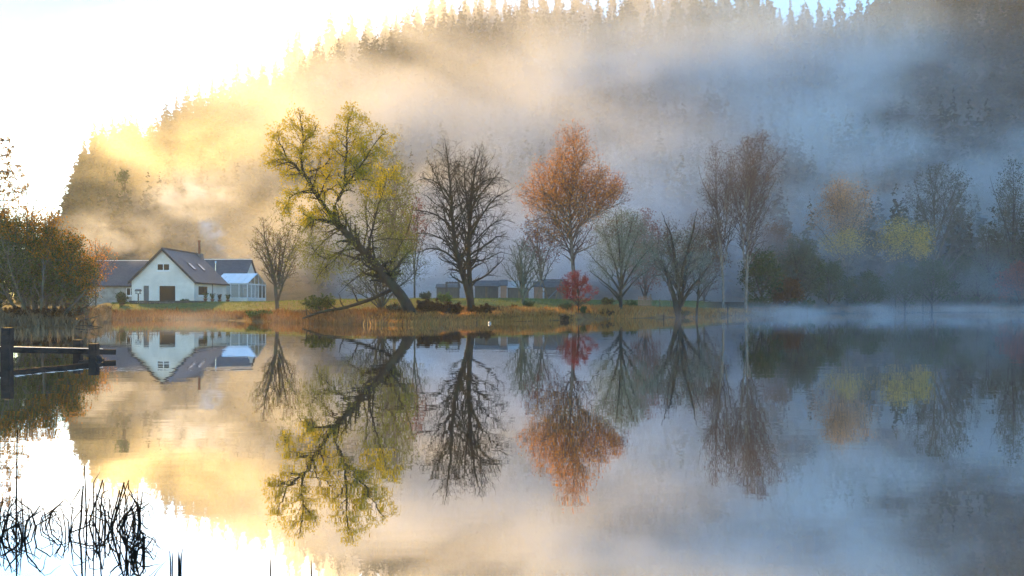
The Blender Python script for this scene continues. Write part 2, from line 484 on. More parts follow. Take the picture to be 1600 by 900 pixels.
def leaf_quads(rs, pts, size, flat=0.0, hang=0.0, squash=.6):
    n = len(pts)
    a = rs.normal(0, 1, (n, 3)); a[:, 2] -= hang; a /= np.linalg.norm(a, axis=1, keepdims=True)
    b = rs.normal(0, 1, (n, 3)); b = np.cross(a, b); b /= np.linalg.norm(b, axis=1, keepdims=True)
    s = size * rs.uniform(.55, 1.35, (n, 1))
    a = a * s; b = b * s * squash
    v = np.stack([pts - a * .5, pts + b * .5, pts + a * .5, pts - b * .5], 1).reshape(-1, 3)
    f = np.arange(n * 4).reshape(n, 4)
    return v, f

def twig_points(rs, twigs, n, spread, tmin=.25):
    idx = rs.randint(0, len(twigs), n)
    out = np.empty((n, 3))
    for j, i in enumerate(idx):
        P = twigs[i][0]; x = rs.uniform(tmin, 1) * (len(P) - 1); k = min(int(x), len(P) - 2); u = x - k
        out[j] = P[k] * (1 - u) + P[k + 1] * u
    return out + rs.normal(0, spread, (n, 3))

def pack(br, sides):
    by = {}
    for P, Rd in br: by.setdefault(len(P), []).append((P, Rd))
    return [(np.array([b[0] for b in v]), np.array([b[1] for b in v]), sides) for v in by.values()]

def tree(name, label, cat, foot, Y, limbs, levels, leaves=None, bark=None, twig=None, env=None, group=None, seed=1, depth=.8, root_z=None):
    """foot: photo pixel of the base at distance Y. limbs: lists of (px, py, dy, r); the first is the trunk.
    levels: sprout() settings per generation. leaves: list of (count, size, spread, material, env filter)"""
    rs = np.random.RandomState(seed)
    X = (foot[0] - 800) / F * Y
    z0 = float(height(X, Y)) if root_z is None else root_z
    s = Y / F
    zb = CH + (HZ - foot[1]) * s                   # height that the foot pixel stands for
    def loc(px, py, dy): return ((px - foot[0]) * s, dy, (foot[1] - py) * s + (zb - z0))
    root = empty(name, (X, Y, z0))
    main = []
    for li, lm in enumerate(limbs):
        a = np.array([(*loc(q[0], q[1], q[2]), q[3]) for q in lm])
        if li == 0:
            a[0, 2] = min(a[0, 2], -.35)
        n = max(6, int(np.linalg.norm(np.diff(a[:, :3], axis=0), axis=1).sum() / .55) + 1)
        b = resample(a, n)
        w = rs.normal(0, .035, (n, 3)) * np.linspace(.3, 1, n)[:, None]; w[0] = 0
        main.append((b[:, :3] + w, np.maximum(b[:, 3], .012)))
    e3 = None
    if env:
        e3 = [(np.array(loc(cx, cy, dy)), np.array([rx * s, rx * s * depth, ry * s])) for (cx, cy, rx, ry, dy) in env]
    gens = [main]
    for k, lv in enumerate(levels):
        lv = dict(lv); src = lv.pop('src', None)
        par = gens[-1] if src is None else sum((gens[i] for i in src), [])
        gens.append(sprout(rs, par, env=e3, **lv))
    tm = tubes(pack(main, 8))
    link('trunk', np_mesh('trunk', tm[0], tm[1], bark, True), root)
    g = []
    for k, br in enumerate(gens[1:]):
        if br: g += pack(br, 5 if k == 0 else (4 if k == 1 else 3))
    if g:
        bm_ = tubes(g)
        link('branches', np_mesh('branches', bm_[0], bm_[1], twig or bark, True), root)
    if leaves:
        tw = [b for br in gens[-2:] for b in br] if len(gens) > 2 else gens[-1]
        V, Fa, mi, mats, n0 = [], [], [], [], 0
        for (cnt, size, spread, mat, flt) in leaves:
            pts = twig_points(rs, tw, cnt, spread)
            if flt is not None:
                ff = [(np.array(loc(cx, cy, dy)), np.array([rx * s, rx * s * 3, ry * s])) for (cx, cy, rx, ry, dy) in flt]
                pts = np.array([p for p in pts if inside(ff, p)])
                if not len(pts): continue
            v, f = leaf_quads(rs, pts, size, hang=.5)
            V.append(v); Fa.append(f + n0); n0 += len(v); mi.append(np.full(len(f), len(mats))); mats.append(mat)
        o = link('foliage', np_mesh('foliage', np.concatenate(V), np.concatenate(Fa), mats=mats, midx=np.concatenate(mi)), root)
        tag(o, kind='stuff')
    tag(root, label, cat, group)
    return root

M['bark_wet'] = noise_mat('wet_dark_bark', (.008, .007, .006), (.024, .021, .016), 5, .85, .6, stretch=(1, 1, .3), c3=(.024, .03, .016), s3=1.2)
M['bark_grey'] = noise_mat('grey_bark', (.05, .046, .04), (.11, .10, .088), 5, .9, .5, stretch=(1, 1, .3), c3=(.09, .11, .07), s3=1.1)
M['bark_birch'] = noise_mat('birch_bark', (.10, .075, .055), (.26, .22, .18), 4, .85, .4, stretch=(1, 1, .5))
M['bark_lichen'] = noise_mat('lichen_bark', (.06, .066, .05), (.17, .19, .14), 4, .95, .4)
M['twig_brown'] = noise_mat('brown_twigs', (.05, .032, .026), (.12, .075, .06), 3, .9)
M['twig_grey'] = noise_mat('grey_twigs', (.05, .05, .048), (.13, .125, .115), 3, .9)
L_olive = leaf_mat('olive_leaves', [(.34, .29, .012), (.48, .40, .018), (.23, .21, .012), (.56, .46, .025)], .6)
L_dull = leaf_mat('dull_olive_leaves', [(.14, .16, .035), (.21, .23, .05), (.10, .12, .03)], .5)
L_orange = leaf_mat('orange_birch_leaves', [(.56, .20, .02), (.72, .30, .03), (.36, .11, .02), (.80, .40, .07), (.48, .15, .03)], .55)
L_rust = leaf_mat('rust_leaves', [(.20, .055, .03), (.30, .09, .045), (.15, .045, .03)], .45)
L_red = leaf_mat('red_maple_leaves', [(.24, .03, .025), (.34, .05, .035), (.17, .022, .02)], .4)
L_lichen = leaf_mat('lichen_tufts', [(.24, .28, .21), (.34, .38, .30), (.17, .21, .15)], .3)
L_brown = leaf_mat('brown_leaves', [(.12, .06, .025), (.17, .085, .03), (.09, .045, .02)], .4)
L_twig = leaf_mat('russet_twig_haze', [(.13, .085, .065), (.19, .12, .09), (.09, .06, .05), (.24, .13, .09)], .35)
L_tawny = leaf_mat('tawny_leaves', [(.50, .27, .11), (.62, .38, .18), (.40, .21, .09)], .45)
L_yellow = leaf_mat('yellow_leaves', [(.62, .42, .06), (.70, .52, .12), (.46, .32, .06)], .5)
L_amber = leaf_mat('amber_willow_leaves', [(.30, .14, .015), (.40, .20, .02), (.22, .11, .015), (.16, .10, .02)], .5)
L_green = leaf_mat('green_leaves', [(.04, .075, .022), (.065, .105, .03), (.03, .055, .018)], .3)
L_grey = leaf_mat('grey_green_leaves', [(.09, .115, .08), (.13, .155, .11), (.06, .08, .055)], .3)
L_pale = leaf_mat('pale_green_leaves', [(.13, .19, .06), (.18, .24, .08), (.09, .14, .045)], .35)

# ---- the leaning willow, the largest tree on the bank
def leaning_tree():
    limbs = [
     [(648,496,0,0.496),(634,474,0,0.416),(606,436,0,0.344),(576,401,-.3,0.296),(546,368,-.5,0.256),(527,347,-.6,0.224)],
     [(527,347,-.6,0.200),(512,327,-.6,0.176),(496,305,-.5,0.152),(482,281,-.2,0.128),(473,272,0,0.120),(460,259,.3,0.096),(446,249,.6,0.072),(433,245,.9,0.048),(420,250,1.0,0.024)],
     [(446,249,.6,0.064),(441,234,.6,0.056),(433,219,.7,0.040),(429,201,.8,0.016)],
     [(477,275,0,0.088),(473,250,-.5,0.072),(478,225,-.8,0.064),(475,194,-1,0.040),(471,173,-1,0.016)],
     [(478,225,-.8,0.048),(491,212,-.6,0.040),(500,192,-.4,0.016)],
     [(482,268,0,0.072),(498,261,.6,0.064),(511,245,1.1,0.048),(515,232,1.4,0.032),(511,217,1.6,0.016)],
     [(527,347,-.6,0.160),(526,326,-.8,0.144),(532,313,-.9,0.136),(542,294,-1,0.120),(543,270,-.9,0.096),(544,239,-.7,0.080),(544,205,-.5,0.056),(547,185,-.4,0.040),(553,168,-.3,0.016)],
     [(542,294,-1,0.096),(556,279,-1.3,0.080),(569,263,-1.7,0.072),(584,243,-2,0.048),(600,223,-2.2,0.032),(610,215,-2.3,0.016)],
     [(553,286,-1.2,0.048),(578,285,-1.8,0.032),(590,290,-2,0.016)],
     [(527,347,-.6,0.096),(510,346,-1,0.080),(498,345,-1.4,0.064),(495,356,-1.6,0.048),(496,370,-1.7,0.016)],
     [(577,398,-.3,0.128),(578,370,.2,0.096),(582,352,.4,0.080),(589,320,.6,0.064),(598,294,.8,0.040),(603,270,.9,0.016)],
     [(560,388,-.4,0.080),(538,393,-1,0.064),(514,406,-1.5,0.048),(500,392,-1.8,0.032),(494,380,-2,0.016)],
     [(514,406,-1.5,0.040),(506,424,-1.6,0.024),(503,432,-1.6,0.012)],
     [(580,378,.1,0.064),(600,372,.7,0.048),(630,373,1.3,0.032),(660,371,1.8,0.012)],
     [(490,298,-.4,0.072),(470,304,-1,0.056),(455,318,-1.4,0.040),(450,334,-1.5,0.016)],
     [(494,302,-.5,0.056),(508,296,.6,0.040),(524,284,1,0.024)],
     [(512,327,-.6,0.080),(490,330,.8,0.064),(468,345,1.4,0.040),(452,370,1.7,0.024),(446,392,1.8,0.012)],
     [(538,358,-.6,0.072),(514,366,.9,0.056),(490,384,1.5,0.040),(474,410,1.8,0.012)],
     [(552,374,-.5,0.064),(534,402,-1.3,0.048),(512,424,-1.9,0.032),(500,446,-2.2,0.012)],
     [(590,418,0,0.072),(566,424,1.2,0.048),(540,440,1.8,0.032),(520,460,2.1,0.012)],
     [(568,392,-.3,0.072),(570,350,1.2,0.056),(566,312,1.9,0.040),(572,282,2.2,0.012)],
     [(600,430,.1,0.072),(618,392,1.0,0.056),(636,350,1.6,0.040),(644,312,1.9,0.012)],
    ]
    env = [(455,225,52,62,0),(430,262,28,36,.8),(550,215,40,55,-.5),(590,250,48,50,-1.5),(510,260,45,60,.5),(490,330,62,50,-1),(468,380,50,60,0),(520,430,50,40,0),(560,330,60,60,-.5),(620,300,40,70,.6),(600,390,60,45,.5),(520,395,60,40,-1)]
    lv = [dict(spacing=.45, t0=.25, ratio=.5, lmin=1.0, lmax=3.0, ang=(30, 65), up=.15, rr=.42, nseg=7, wig=.16),
          dict(spacing=.34, t0=.15, ratio=.5, lmin=.6, lmax=1.5, ang=(25, 65), up=.0, droop=.2, rr=.5, nseg=5, wig=.2, src=[1, 0], rmin=.008),
          dict(spacing=.3, t0=.2, ratio=.5, lmin=.25, lmax=.6, ang=(20, 60), up=-.05, droop=.25, rr=.6, nseg=3, wig=.2, rmin=.006)]
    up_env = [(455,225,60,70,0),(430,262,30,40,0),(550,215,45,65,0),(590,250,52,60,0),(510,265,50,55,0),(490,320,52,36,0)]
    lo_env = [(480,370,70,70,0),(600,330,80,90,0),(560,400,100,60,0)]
    tree('leaning_willow', 'tall olive leaved tree leaning far out over the water', 'tree', (645, 492), 68, limbs, lv,
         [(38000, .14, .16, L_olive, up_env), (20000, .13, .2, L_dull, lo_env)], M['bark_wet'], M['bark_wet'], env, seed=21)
leaning_tree()

# ---- the bare tree with two trunks
def twin_tree():
    limbs = [
     [(736,486,0,0.344),(732,460,0,0.258),(721,422,-.2,0.206),(712,387,-.3,0.181),(708,350,-.3,0.146),(706,317,-.2,0.112),(702,277,0,0.077),(698,235,.2,0.043),(694,215,.3,0.013)],
     [(737,486,.1,0.310),(735,458,.2,0.241),(732,407,.4,0.198),(733,367,.4,0.172),(734,327,.4,0.129),(737,300,.3,0.103),(743,263,.2,0.069),(750,235,0,0.017)],
     [(732,342,.4,0.086),(728,310,.8,0.069),(725,277,1.2,0.052),(723,248,1.4,0.013)],
     [(714,408,-.2,0.103),(694,393,-.8,0.077),(670,390,-1.4,0.052),(648,401,-1.8,0.017)],
     [(708,358,-.2,0.095),(690,342,-.9,0.069),(670,333,-1.3,0.052),(645,332,-1.6,0.017)],
     [(707,328,-.2,0.086),(690,297,.8,0.060),(677,267,1.4,0.043),(666,248,1.8,0.017)],
     [(737,441,.3,0.103),(757,432,-.5,0.077),(773,420,-1,0.060),(789,405,-1.4,0.017)],
     [(734,398,.4,0.095),(760,380,1.2,0.069),(780,367,1.7,0.043),(796,368,2,0.017)],
     [(736,367,.4,0.103),(753,337,-.4,0.077),(773,313,-.8,0.052),(796,298,-1,0.017)],
     [(735,328,.4,0.086),(750,300,1.2,0.060),(770,277,1.8,0.043),(780,262,2,0.017)],
     [(709,370,-.2,0.069),(722,340,-1.2,0.052),(716,300,-1.7,0.034),(712,262,-2,0.013)],
     [(706,312,-.2,0.069),(684,288,-1.2,0.052),(660,284,-1.8,0.026),(648,292,-2,0.013)],
     [(712,385,-.2,0.069),(690,372,1.2,0.052),(664,362,1.8,0.034),(642,364,2.2,0.013)],
     [(737,302,.3,0.069),(762,284,-1.2,0.052),(784,282,-1.8,0.026),(800,292,-2.1,0.013)],
     [(736,385,.4,0.069),(766,352,.6,0.052),(788,342,1.0,0.034),(804,346,1.2,0.013)],
     [(735,410,.4,0.069),(764,402,1.4,0.052),(786,392,2.0,0.026),(802,398,2.3,0.013)],
     [(734,350,.4,0.069),(742,320,-1,0.052),(752,285,-1.6,0.034),(764,252,-2,0.013)],
    ]
    env = [(722,330,88,114,0),(690,380,52,40,0),(772,380,36,62,0),(700,260,40,50,0),(748,260,34,46,0)]
    lv = [dict(spacing=.34, t0=.2, ratio=.55, lmin=1.2, lmax=3.6, ang=(32, 68), up=.10, rr=.42, nseg=8, wig=.17),
          dict(spacing=.34, t0=.15, ratio=.5, lmin=.6, lmax=1.7, ang=(28, 65), up=.08, rr=.5, nseg=6, wig=.22, rmin=.012, src=[1, 0]),
          dict(spacing=.3, t0=.15, ratio=.5, lmin=.35, lmax=.8, ang=(25, 60), up=.12, rr=.6, nseg=3, wig=.25, rmin=.009)]
    tree('bare_tree', 'dark bare tree with two trunks and dense twigs on the bank', 'tree', (736, 481), 76, limbs, lv,
         [(1500, .09, .05, L_brown, None)], M['bark_wet'], M['bark_wet'], env, seed=8)
twin_tree()

# ---- the orange birch
def orange_birch():
    limbs = [
     [(898,470,0,.30),(896,423,0,.24),(894,397,0,.21),(892,367,0,.18),(890,330,.2,.14),(893,290,.3,.11),(897,247,.2,.07),(895,205,0,.02)],
     [(891,372,0,.12),(870,323,-1.2,.09),(850,303,-1.8,.06),(832,282,-2.2,.02)],
     [(890,350,0,.10),(867,297,1.2,.07),(853,257,1.8,.02)],
     [(891,345,.1,.11),(907,313,-.8,.09),(933,287,-1.4,.06),(948,262,-1.8,.02)],
     [(893,378,0,.12),(917,337,1,.09),(950,307,1.6,.06),(974,290,2,.02)],
     [(890,325,.2,.09),(880,273,-1,.06),(873,228,-1.5,.02)],
     [(892,300,.2,.08),(906,260,1.3,.05),(916,225,1.8,.02)],
     [(894,392,0,.09),(868,372,.8,.06),(842,352,1.4,.03),(826,350,1.6,.015)],
     [(895,398,0,.08),(925,384,-1,.05),(948,374,-1.4,.02)],
     [(892,362,0,.10),(860,338,-1,.07),(830,318,-1.8,.04),(814,312,-2.2,.015)],
     [(892,366,0,.10),(930,336,-1,.07),(962,322,-1.6,.04),(984,312,-2,.015)],
     [(891,352,0,.09),(862,316,1.4,.06),(838,300,2,.03),(822,296,2.2,.015)],
     [(891,352,0,.09),(920,318,1.6,.06),(946,300,2.2,.03),(964,276,2.5,.015)],
    ]
    env = [(893,235,40,48,0),(890,275,66,45,0),(897,305,90,40,0),(848,300,44,36,0),(948,300,44,34,0),(890,355,60,44,0),(855,350,38,34,0)]
    lv = [dict(spacing=.42, t0=.22, ratio=.6, lmin=1.8, lmax=5.0, ang=(35, 65), up=.2, rr=.42, nseg=7, wig=.13),
          dict(spacing=.4, t0=.15, ratio=.5, lmin=.8, lmax=2.0, ang=(22, 55), up=.1, droop=.15, rr=.5, nseg=5, wig=.16, rmin=.014, src=[1, 0]),
          dict(spacing=.36, t0=.2, ratio=.5, lmin=.4, lmax=.9, ang=(20, 50), droop=.3, rr=.6, nseg=4, wig=.16, rmin=.012)]
    tree('orange_birch', 'tall birch with glowing orange autumn leaves behind the garden', 'birch', (898, 464), 110, limbs, lv,
         [(19000, .17, .45, L_orange, [(878,265,100,95,0),(845,330,64,56,0)]), (3500, .16, .4, L_amber, None), (9000, .17, .36, L_rust, [(930,310,60,50,0),(890,370,80,40,0)])], M['bark_birch'], M['twig_brown'], env, seed=33)
orange_birch()

# ---- trees given by a foot, a crown and a few stems
def fan_limbs(rs, foot, stems, r0):
    """stems: list of (tip px, tip py, fork fraction); each bows outward from the common foot"""
    out = []
    for i, (tx, ty, fk) in enumerate(stems):
        dx, dy = tx - foot[0], ty - foot[1]
        d = rs.uniform(-1, 1) * abs(dy) * .012 * (2 if i else .3)
        sx = foot[0] + (dx * .12 if i else 0) * fk
        sy = foot[1] + dy * fk
        if i == 0: sx, sy = foot
        r = r0 * (1 if i == 0 else .62)
        out.append([(sx, sy, 0, r), (sx + (tx - sx) * .28, sy + (ty - sy) * .36, d * .4, r * .72), (sx + (tx - sx) * .62 + rs.uniform(-4, 4), sy + (ty - sy) * .68, d * .8, r * .42), (tx, ty, d, .02)])
    return out
def simple_tree(name, label, cat, foot, Y, stems, env, r0, leaves, bark, twig, seed, group=None, dens=1.0, up=.15, droop=0., gens=3, fine=1.0, depth=.9):
    rs = np.random.RandomState(seed)
    k = Y / 90.0 / dens
    lv = [dict(spacing=.46 * k, t0=.2, ratio=.55, lmin=1.1, lmax=3.4 * k, ang=(28, 62), up=up, droop=droop * .4, rr=.42, nseg=7, wig=.17),
          dict(spacing=.42 * k, t0=.15, ratio=.5, lmin=.6, lmax=1.7 * k, ang=(25, 60), up=up * .6, droop=droop, rr=.5, nseg=5, wig=.2, rmin=.012 * fine * k, src=[1, 0]),
          dict(spacing=.34 * k, t0=.15, ratio=.5, lmin=.3, lmax=.9 * k, ang=(22, 60), up=up * .4, droop=droop * 1.4, rr=.6, nseg=3, wig=.22, rmin=.010 * fine * k)][:gens]
    return tree(name, label, cat, foot, Y, fan_limbs(rs, foot, stems, r0), lv, leaves, bark, twig, env, group, seed, depth)

simple_tree('grey_tree', 'greyish bare tree beside the conservatory with a few olive leaves', 'tree', (434, 478), 84,
    [(412,340,0),(452,352,.3),(468,402,.12),(400,382,.28),(428,366,.4),(472,372,.25)], [(430,385,44,52,0),(455,390,28,44,0),(405,400,22,36,0)], .20,
    [(2200, .12, .12, L_dull, None), (1400, .12, .1, L_brown, None)], M['bark_grey'], M['twig_grey'], 41)
simple_tree('thicket_willow', 'grey thicket of thin stems under the leaning trunk', 'tree', (596, 490), 73,
    [(572,400,0),(556,416,.05),(612,372,.05),(640,384,.08),(600,360,.1),(664,412,.12),(540,440,.08),(628,352,.1)],
    [(600,410,60,58,0),(648,410,40,46,0),(556,440,40,36,0)], .13, [(4200, .11, .2, L_grey, None), (2200, .11, .2, L_dull, None)], M['bark_grey'], M['twig_grey'], 43, dens=1.2)
simple_tree('misty_birch', 'hazy olive birch standing behind the leaning tree', 'birch', (616, 478), 100,
    [(614,238,0),(584,276,.35),(640,284,.3),(600,250,.5),(628,250,.45),(652,330,.25),(580,330,.25)],
    [(614,290,40,62,0),(612,360,44,50,0)], .2, [(4200, .2, .22, L_dull, None)], M['bark_birch'], M['twig_brown'], 45, droop=.15)
simple_tree('rust_tree', 'thin tree with rust red leaves between leaning and bare tree', 'tree', (648, 476), 104,
    [(650,300,0),(632,322,.35),(668,330,.3),(640,352,.3)], [(646,345,28,48,0)], .12, [(1200, .19, .2, L_rust, None)], M['bark_grey'], M['twig_brown'], 47)
simple_tree('small_bare_tree', 'small vase shaped bare tree beside the pale roofed shed', 'tree', (817, 472), 92,
    [(816,374,0),(796,384,.2),(838,384,.2),(785,412,.15),(852,402,.15),(864,420,.15),(806,376,.25),(828,372,.25)],
    [(820,412,42,42,0)], .17, [(900, .10, .08, L_lichen, None)], M['bark_lichen'], M['bark_lichen'], 49, up=.22)
simple_tree('pink_tree', 'faint pinkish tree behind the small bare tree', 'tree', (846, 466), 126,
    [(842,338,0),(820,356,.3),(868,352,.3),(812,384,.25),(880,384,.25)], [(846,372,42,44,0)], .16, [(2600, .2, .24, L_rust, None)], M['bark_grey'], M['twig_brown'], 51)
simple_tree('lichen_tree', 'pale lichen covered tree forking low beside the maple', 'tree', (970, 487), 93,
    [(972,330,0),(940,352,.30),(1004,348,.30),(916,388,.34),(1022,382,.34),(920,424,.36),(956,334,.45),(990,334,.45),(1018,420,.36),(936,440,.34)],
    [(968,372,50,50,0),(938,400,30,38,0),(1002,392,28,44,0)], .20, [(14000, .12, .3, L_lichen, None), (4200, .15, .3, L_brown, [(975,345,60,28,0)])], M['bark_wet'], M['bark_lichen'], 53, dens=1.15)
simple_tree('stout_tree', 'stout many stemmed tree at the water with thick dark trunks', 'tree', (1062, 489), 99,
    [(1018,392,0),(1060,420,.04),(1090,376,.10),(1048,344,.16),(1112,404,.12),(1026,336,.3),(1078,334,.28),(1004,372,.3),(1104,350,.3)],
    [(1050,385,46,55,0),(1090,405,34,50,0),(1024,400,28,40,0)], .36, [(9000, .12, .35, L_lichen, [(1070,410,60,50,0)]), (6000, .15, .35, L_brown, [(1050,355,64,44,0)])], M['bark_wet'], M['twig_grey'], 55)
simple_tree('thin_leaning_tree', 'thin dark tree at the water edge right of the stout one', 'tree', (1088, 489), 103,
    [(1100,392,0),(1124,428,.3),(1112,404,.35)], [(1106,424,34,36,0)], .14, [(900, .13, .12, L_lichen, None)], M['bark_wet'], M['twig_grey'], 57)
simple_tree('tall_birch', 'tall slender bare birch, left one of the high pair', 'birch', (1131, 484), 118,
    [(1120,224,0),(1100,250,.55),(1150,258,.5),(1140,232,.6),(1096,300,.4),(1156,310,.4),(1108,336,.35)],
    [(1124,264,36,46,0),(1128,322,44,60,0)], .19, [(6500, .15, .5, L_twig, [(1124,265,50,58,0)])], M['bark_birch'], M['twig_brown'], 59, up=.3, droop=.1)
simple_tree('tall_birch', 'tall bare birch with wide reddish twiggy top, right of the high pair', 'birch', (1165, 484), 121,
    [(1178,212,0),(1146,240,.45),(1212,226,.5),(1232,264,.42),(1160,218,.6),(1138,300,.35),(1216,310,.35),(1194,212,.6),(1226,240,.5)],
    [(1184,258,62,52,0),(1172,330,60,62,0)], .22, [(11000, .15, .5, L_twig, [(1182,258,60,56,0)])], M['bark_birch'], M['twig_brown'], 61, up=.3, droop=.1)
simple_tree('tawny_tree', 'round tawny leaved tree standing out of the blue mist', 'tree', (1322, 485), 154,
    [(1312,282,0),(1278,304,.55),(1346,300,.55),(1262,344,.5),(1364,342,.5),(1294,288,.62),(1332,286,.62),(1280,362,.52),(1350,364,.52)],
    [(1312,322,52,44,0),(1276,345,22,22,0)], .25, [(9500, .22, .7, L_tawny, [(1308,320,85,75,0)]), (1600, .22, .7, L_brown, None)], M['bark_grey'], M['twig_grey'], 63)
simple_tree('grey_green_tree', 'broad grey green tree rising above the yellow bushes', 'tree', (1462, 486), 168,
    [(1462,256,0),(1420,280,.4),(1506,284,.4),(1404,324,.35),(1526,330,.35),(1440,262,.5),(1488,264,.5),(1536,360,.3)],
    [(1464,318,66,64,0),(1500,350,40,40,0)], .3, [(4200, .28, .3, L_grey, None)], M['bark_grey'], M['twig_grey'], 65)
def small_yellow(px, py, rx, ry, foot_y, Y, label, seed):
    simple_tree('yellow_tree', label, 'tree', (px + 2, foot_y), Y, [(px, py - ry, 0), (px - rx * .95, py - ry * .1, .72), (px + rx * .95, py - ry * .1, .72), (px - rx * .5, py - ry * .8, .75), (px + rx * .5, py - ry * .8, .75), (px - rx * .7, py + ry * .6, .68), (px + rx * .7, py + ry * .6, .68)],
        [(px - rx * .3, py + ry * .15, rx * .72, ry * .8, 0), (px + rx * .35, py - ry * .2, rx * .62, ry * .75, 0), (px + rx * .1, py + ry * .5, rx * .6, ry * .5, 0)], .10, [(3000, .21, .75, L_yellow, [(px, py, rx * 1.5, ry * 1.5, 0)]), (900, .22, .8, L_dull, None)], M['bark_wet'], M['twig_grey'], seed, 'yellow trees on the right shore')
small_yellow(1322, 376, 36, 20, 486, 152, 'low yellow tree beneath the tawny crown', 67)
small_yellow(1397, 368, 28, 32, 486, 153, 'rounded yellow tree, the middle of the three yellow ones', 69)
small_yellow(1440, 374, 17, 26, 486, 154, 'narrow yellow tree, the rightmost of the three yellow ones', 71)
# the dim wood behind the right shore, tree by tree
WOOD = [(1100,330,40,140,L_brown,'tw'),(1210,345,42,146,L_brown,'tw'),(1246,370,36,140,L_grey,'gr'),(1190,392,36,134,L_green,'gr'),(1254,390,34,142,L_green,'gr'),(1230,438,26,136,L_brown,'gr'),
        (1352,428,34,148,L_green,'gr'),(1414,416,30,150,L_green,'gr'),(1495,400,40,172,L_green,'gr'),(1545,350,42,176,L_grey,'gr'),(1580,250,36,178,L_grey,'gr'),(1592,410,34,166,L_rust,'tw'),(1528,418,34,168,L_grey,'gr'),
        (1618,330,40,176,L_green,'gr'),(1296,410,32,146,L_green,'gr'),(1456,406,34,150,L_green,'gr'),(1660,300,40,172,L_green,'gr'),(1008,330,30,138,L_rust,'tw')]
WL = ['dim brown tree in the mist behind the stout tree','brown twiggy tree just right of the tall birches','grey green tree left of the tawny crown','dark low tree at the foot of the tall birches','dark tree below and left of the tawny crown','short dark tree behind the shore fence',
      'dark leafy tree between the tawny and the rounded yellow tree','low dark tree below the rounded yellow tree','dark blue tree right of the narrow yellow tree','grey tree in the deep blue mist near the right edge','tall grey tree rising high at the right edge','rust leaved tree low at the right edge','low dark tree near the right end of the shore',
      'dark tree cut by the right edge of the view','low dark tree under the tawny tree','dark tree under the broad grey green crown','dark tree outside the right edge of the shore wood','faint rust tinged tree behind the lichen covered one']
for i, (px, ty, rx, Y, lm, tk) in enumerate(WOOD):
    fy = 484
    h = fy - ty
    simple_tree('wood_tree', WL[i], 'tree', (px, fy), Y, [(px, ty, 0), (px - rx * .7, ty + h * .25, .35), (px + rx * .7, ty + h * .22, .35), (px - rx * .4, ty + h * .08, .5), (px + rx * .45, ty + h * .1, .5), (px - rx * .9, ty + h * .5, .25), (px + rx * .9, ty + h * .5, .25)],
        [(px, ty + h * .4, rx, h * .42, 0), (px, ty + h * .65, rx * .9, h * .3, 0)], .2, [(5200, .30, .4, lm, None)], M['bark_dark'], M['twig_brown'] if tk == 'tw' else M['twig_grey'], 100 + i, 'trees of the right shore wood', dens=.8)

# ---- left bank
def left_willow():
    limbs = []
    tips = [(152,428,.2),(140,412,.5),(126,396,-.4),(108,372,.6),(90,352,-.6),(72,342,.4),(54,332,-.5),(34,326,.6),(16,330,-.4),(150,452,-.6),(142,476,.5),(-6,340,.7),(-30,360,-.5),(120,440,1.2),(84,392,1.4),(44,372,-1.5),(10,380,1.5),(156,468,-.3),(150,494,.4),(128,500,-.5),(102,402,-1.3),(64,362,1.3)]
    rs = np.random.RandomState(77)
    for i, (tx, ty, d) in enumerate(tips):
        bx = 62 + (tx - 62) * .22 + rs.uniform(-6, 6)
        if i == 0: bx = 72
        limbs.append([(bx, 510, d * .3, .11), (bx + (tx - bx) * .34, 510 + (ty - 510) * .30, d, .09), (bx + (tx - bx) * .7, 510 + (ty - 510) * .66, d * 1.6, .06), (tx, ty, d * 2.2, .015)])
    env = [(60,400,78,74,0),(110,428,48,46,0),(0,410,70,90,0),(128,456,32,44,0)]
    lv = [dict(spacing=.36, t0=.2, ratio=.5, lmin=1.0, lmax=2.4, ang=(22, 55), up=.1, rr=.42, nseg=6, wig=.14),
          dict(spacing=.34, t0=.2, ratio=.5, lmin=.35, lmax=.9, ang=(18, 48), up=.12, rr=.6, nseg=4, wig=.16, rmin=.009, src=[1, 0]),
          dict(spacing=.3, t0=.2, ratio=.5, lmin=.22, lmax=.5, ang=(18, 48), up=.1, rr=.6, nseg=3, wig=.16, rmin=.007)]
    tree('willow_thicket', 'spreading amber topped willow thicket fanning out over the left bank', 'willow', (70, 508), 60, limbs, lv,
         [(30000, .13, .2, L_amber, [(60,350,60,34,0),(100,385,36,26,0),(132,420,30,26,0),(20,345,50,30,0),(146,440,18,26,0)]), (6000, .12, .16, L_dull, [(120,440,40,40,0),(30,420,70,60,0)]), (16000, .12, .25, L_grey, [(100,455,60,50,0),(10,440,80,70,0)]), (24000, .13, .3, L_green, [(20,415,90,75,0),(80,415,70,60,0)]), (5000, .13, .25, L_brown, [(110,440,50,60,0)])], M['bark_grey'], M['twig_grey'], env, seed=12)
left_willow()
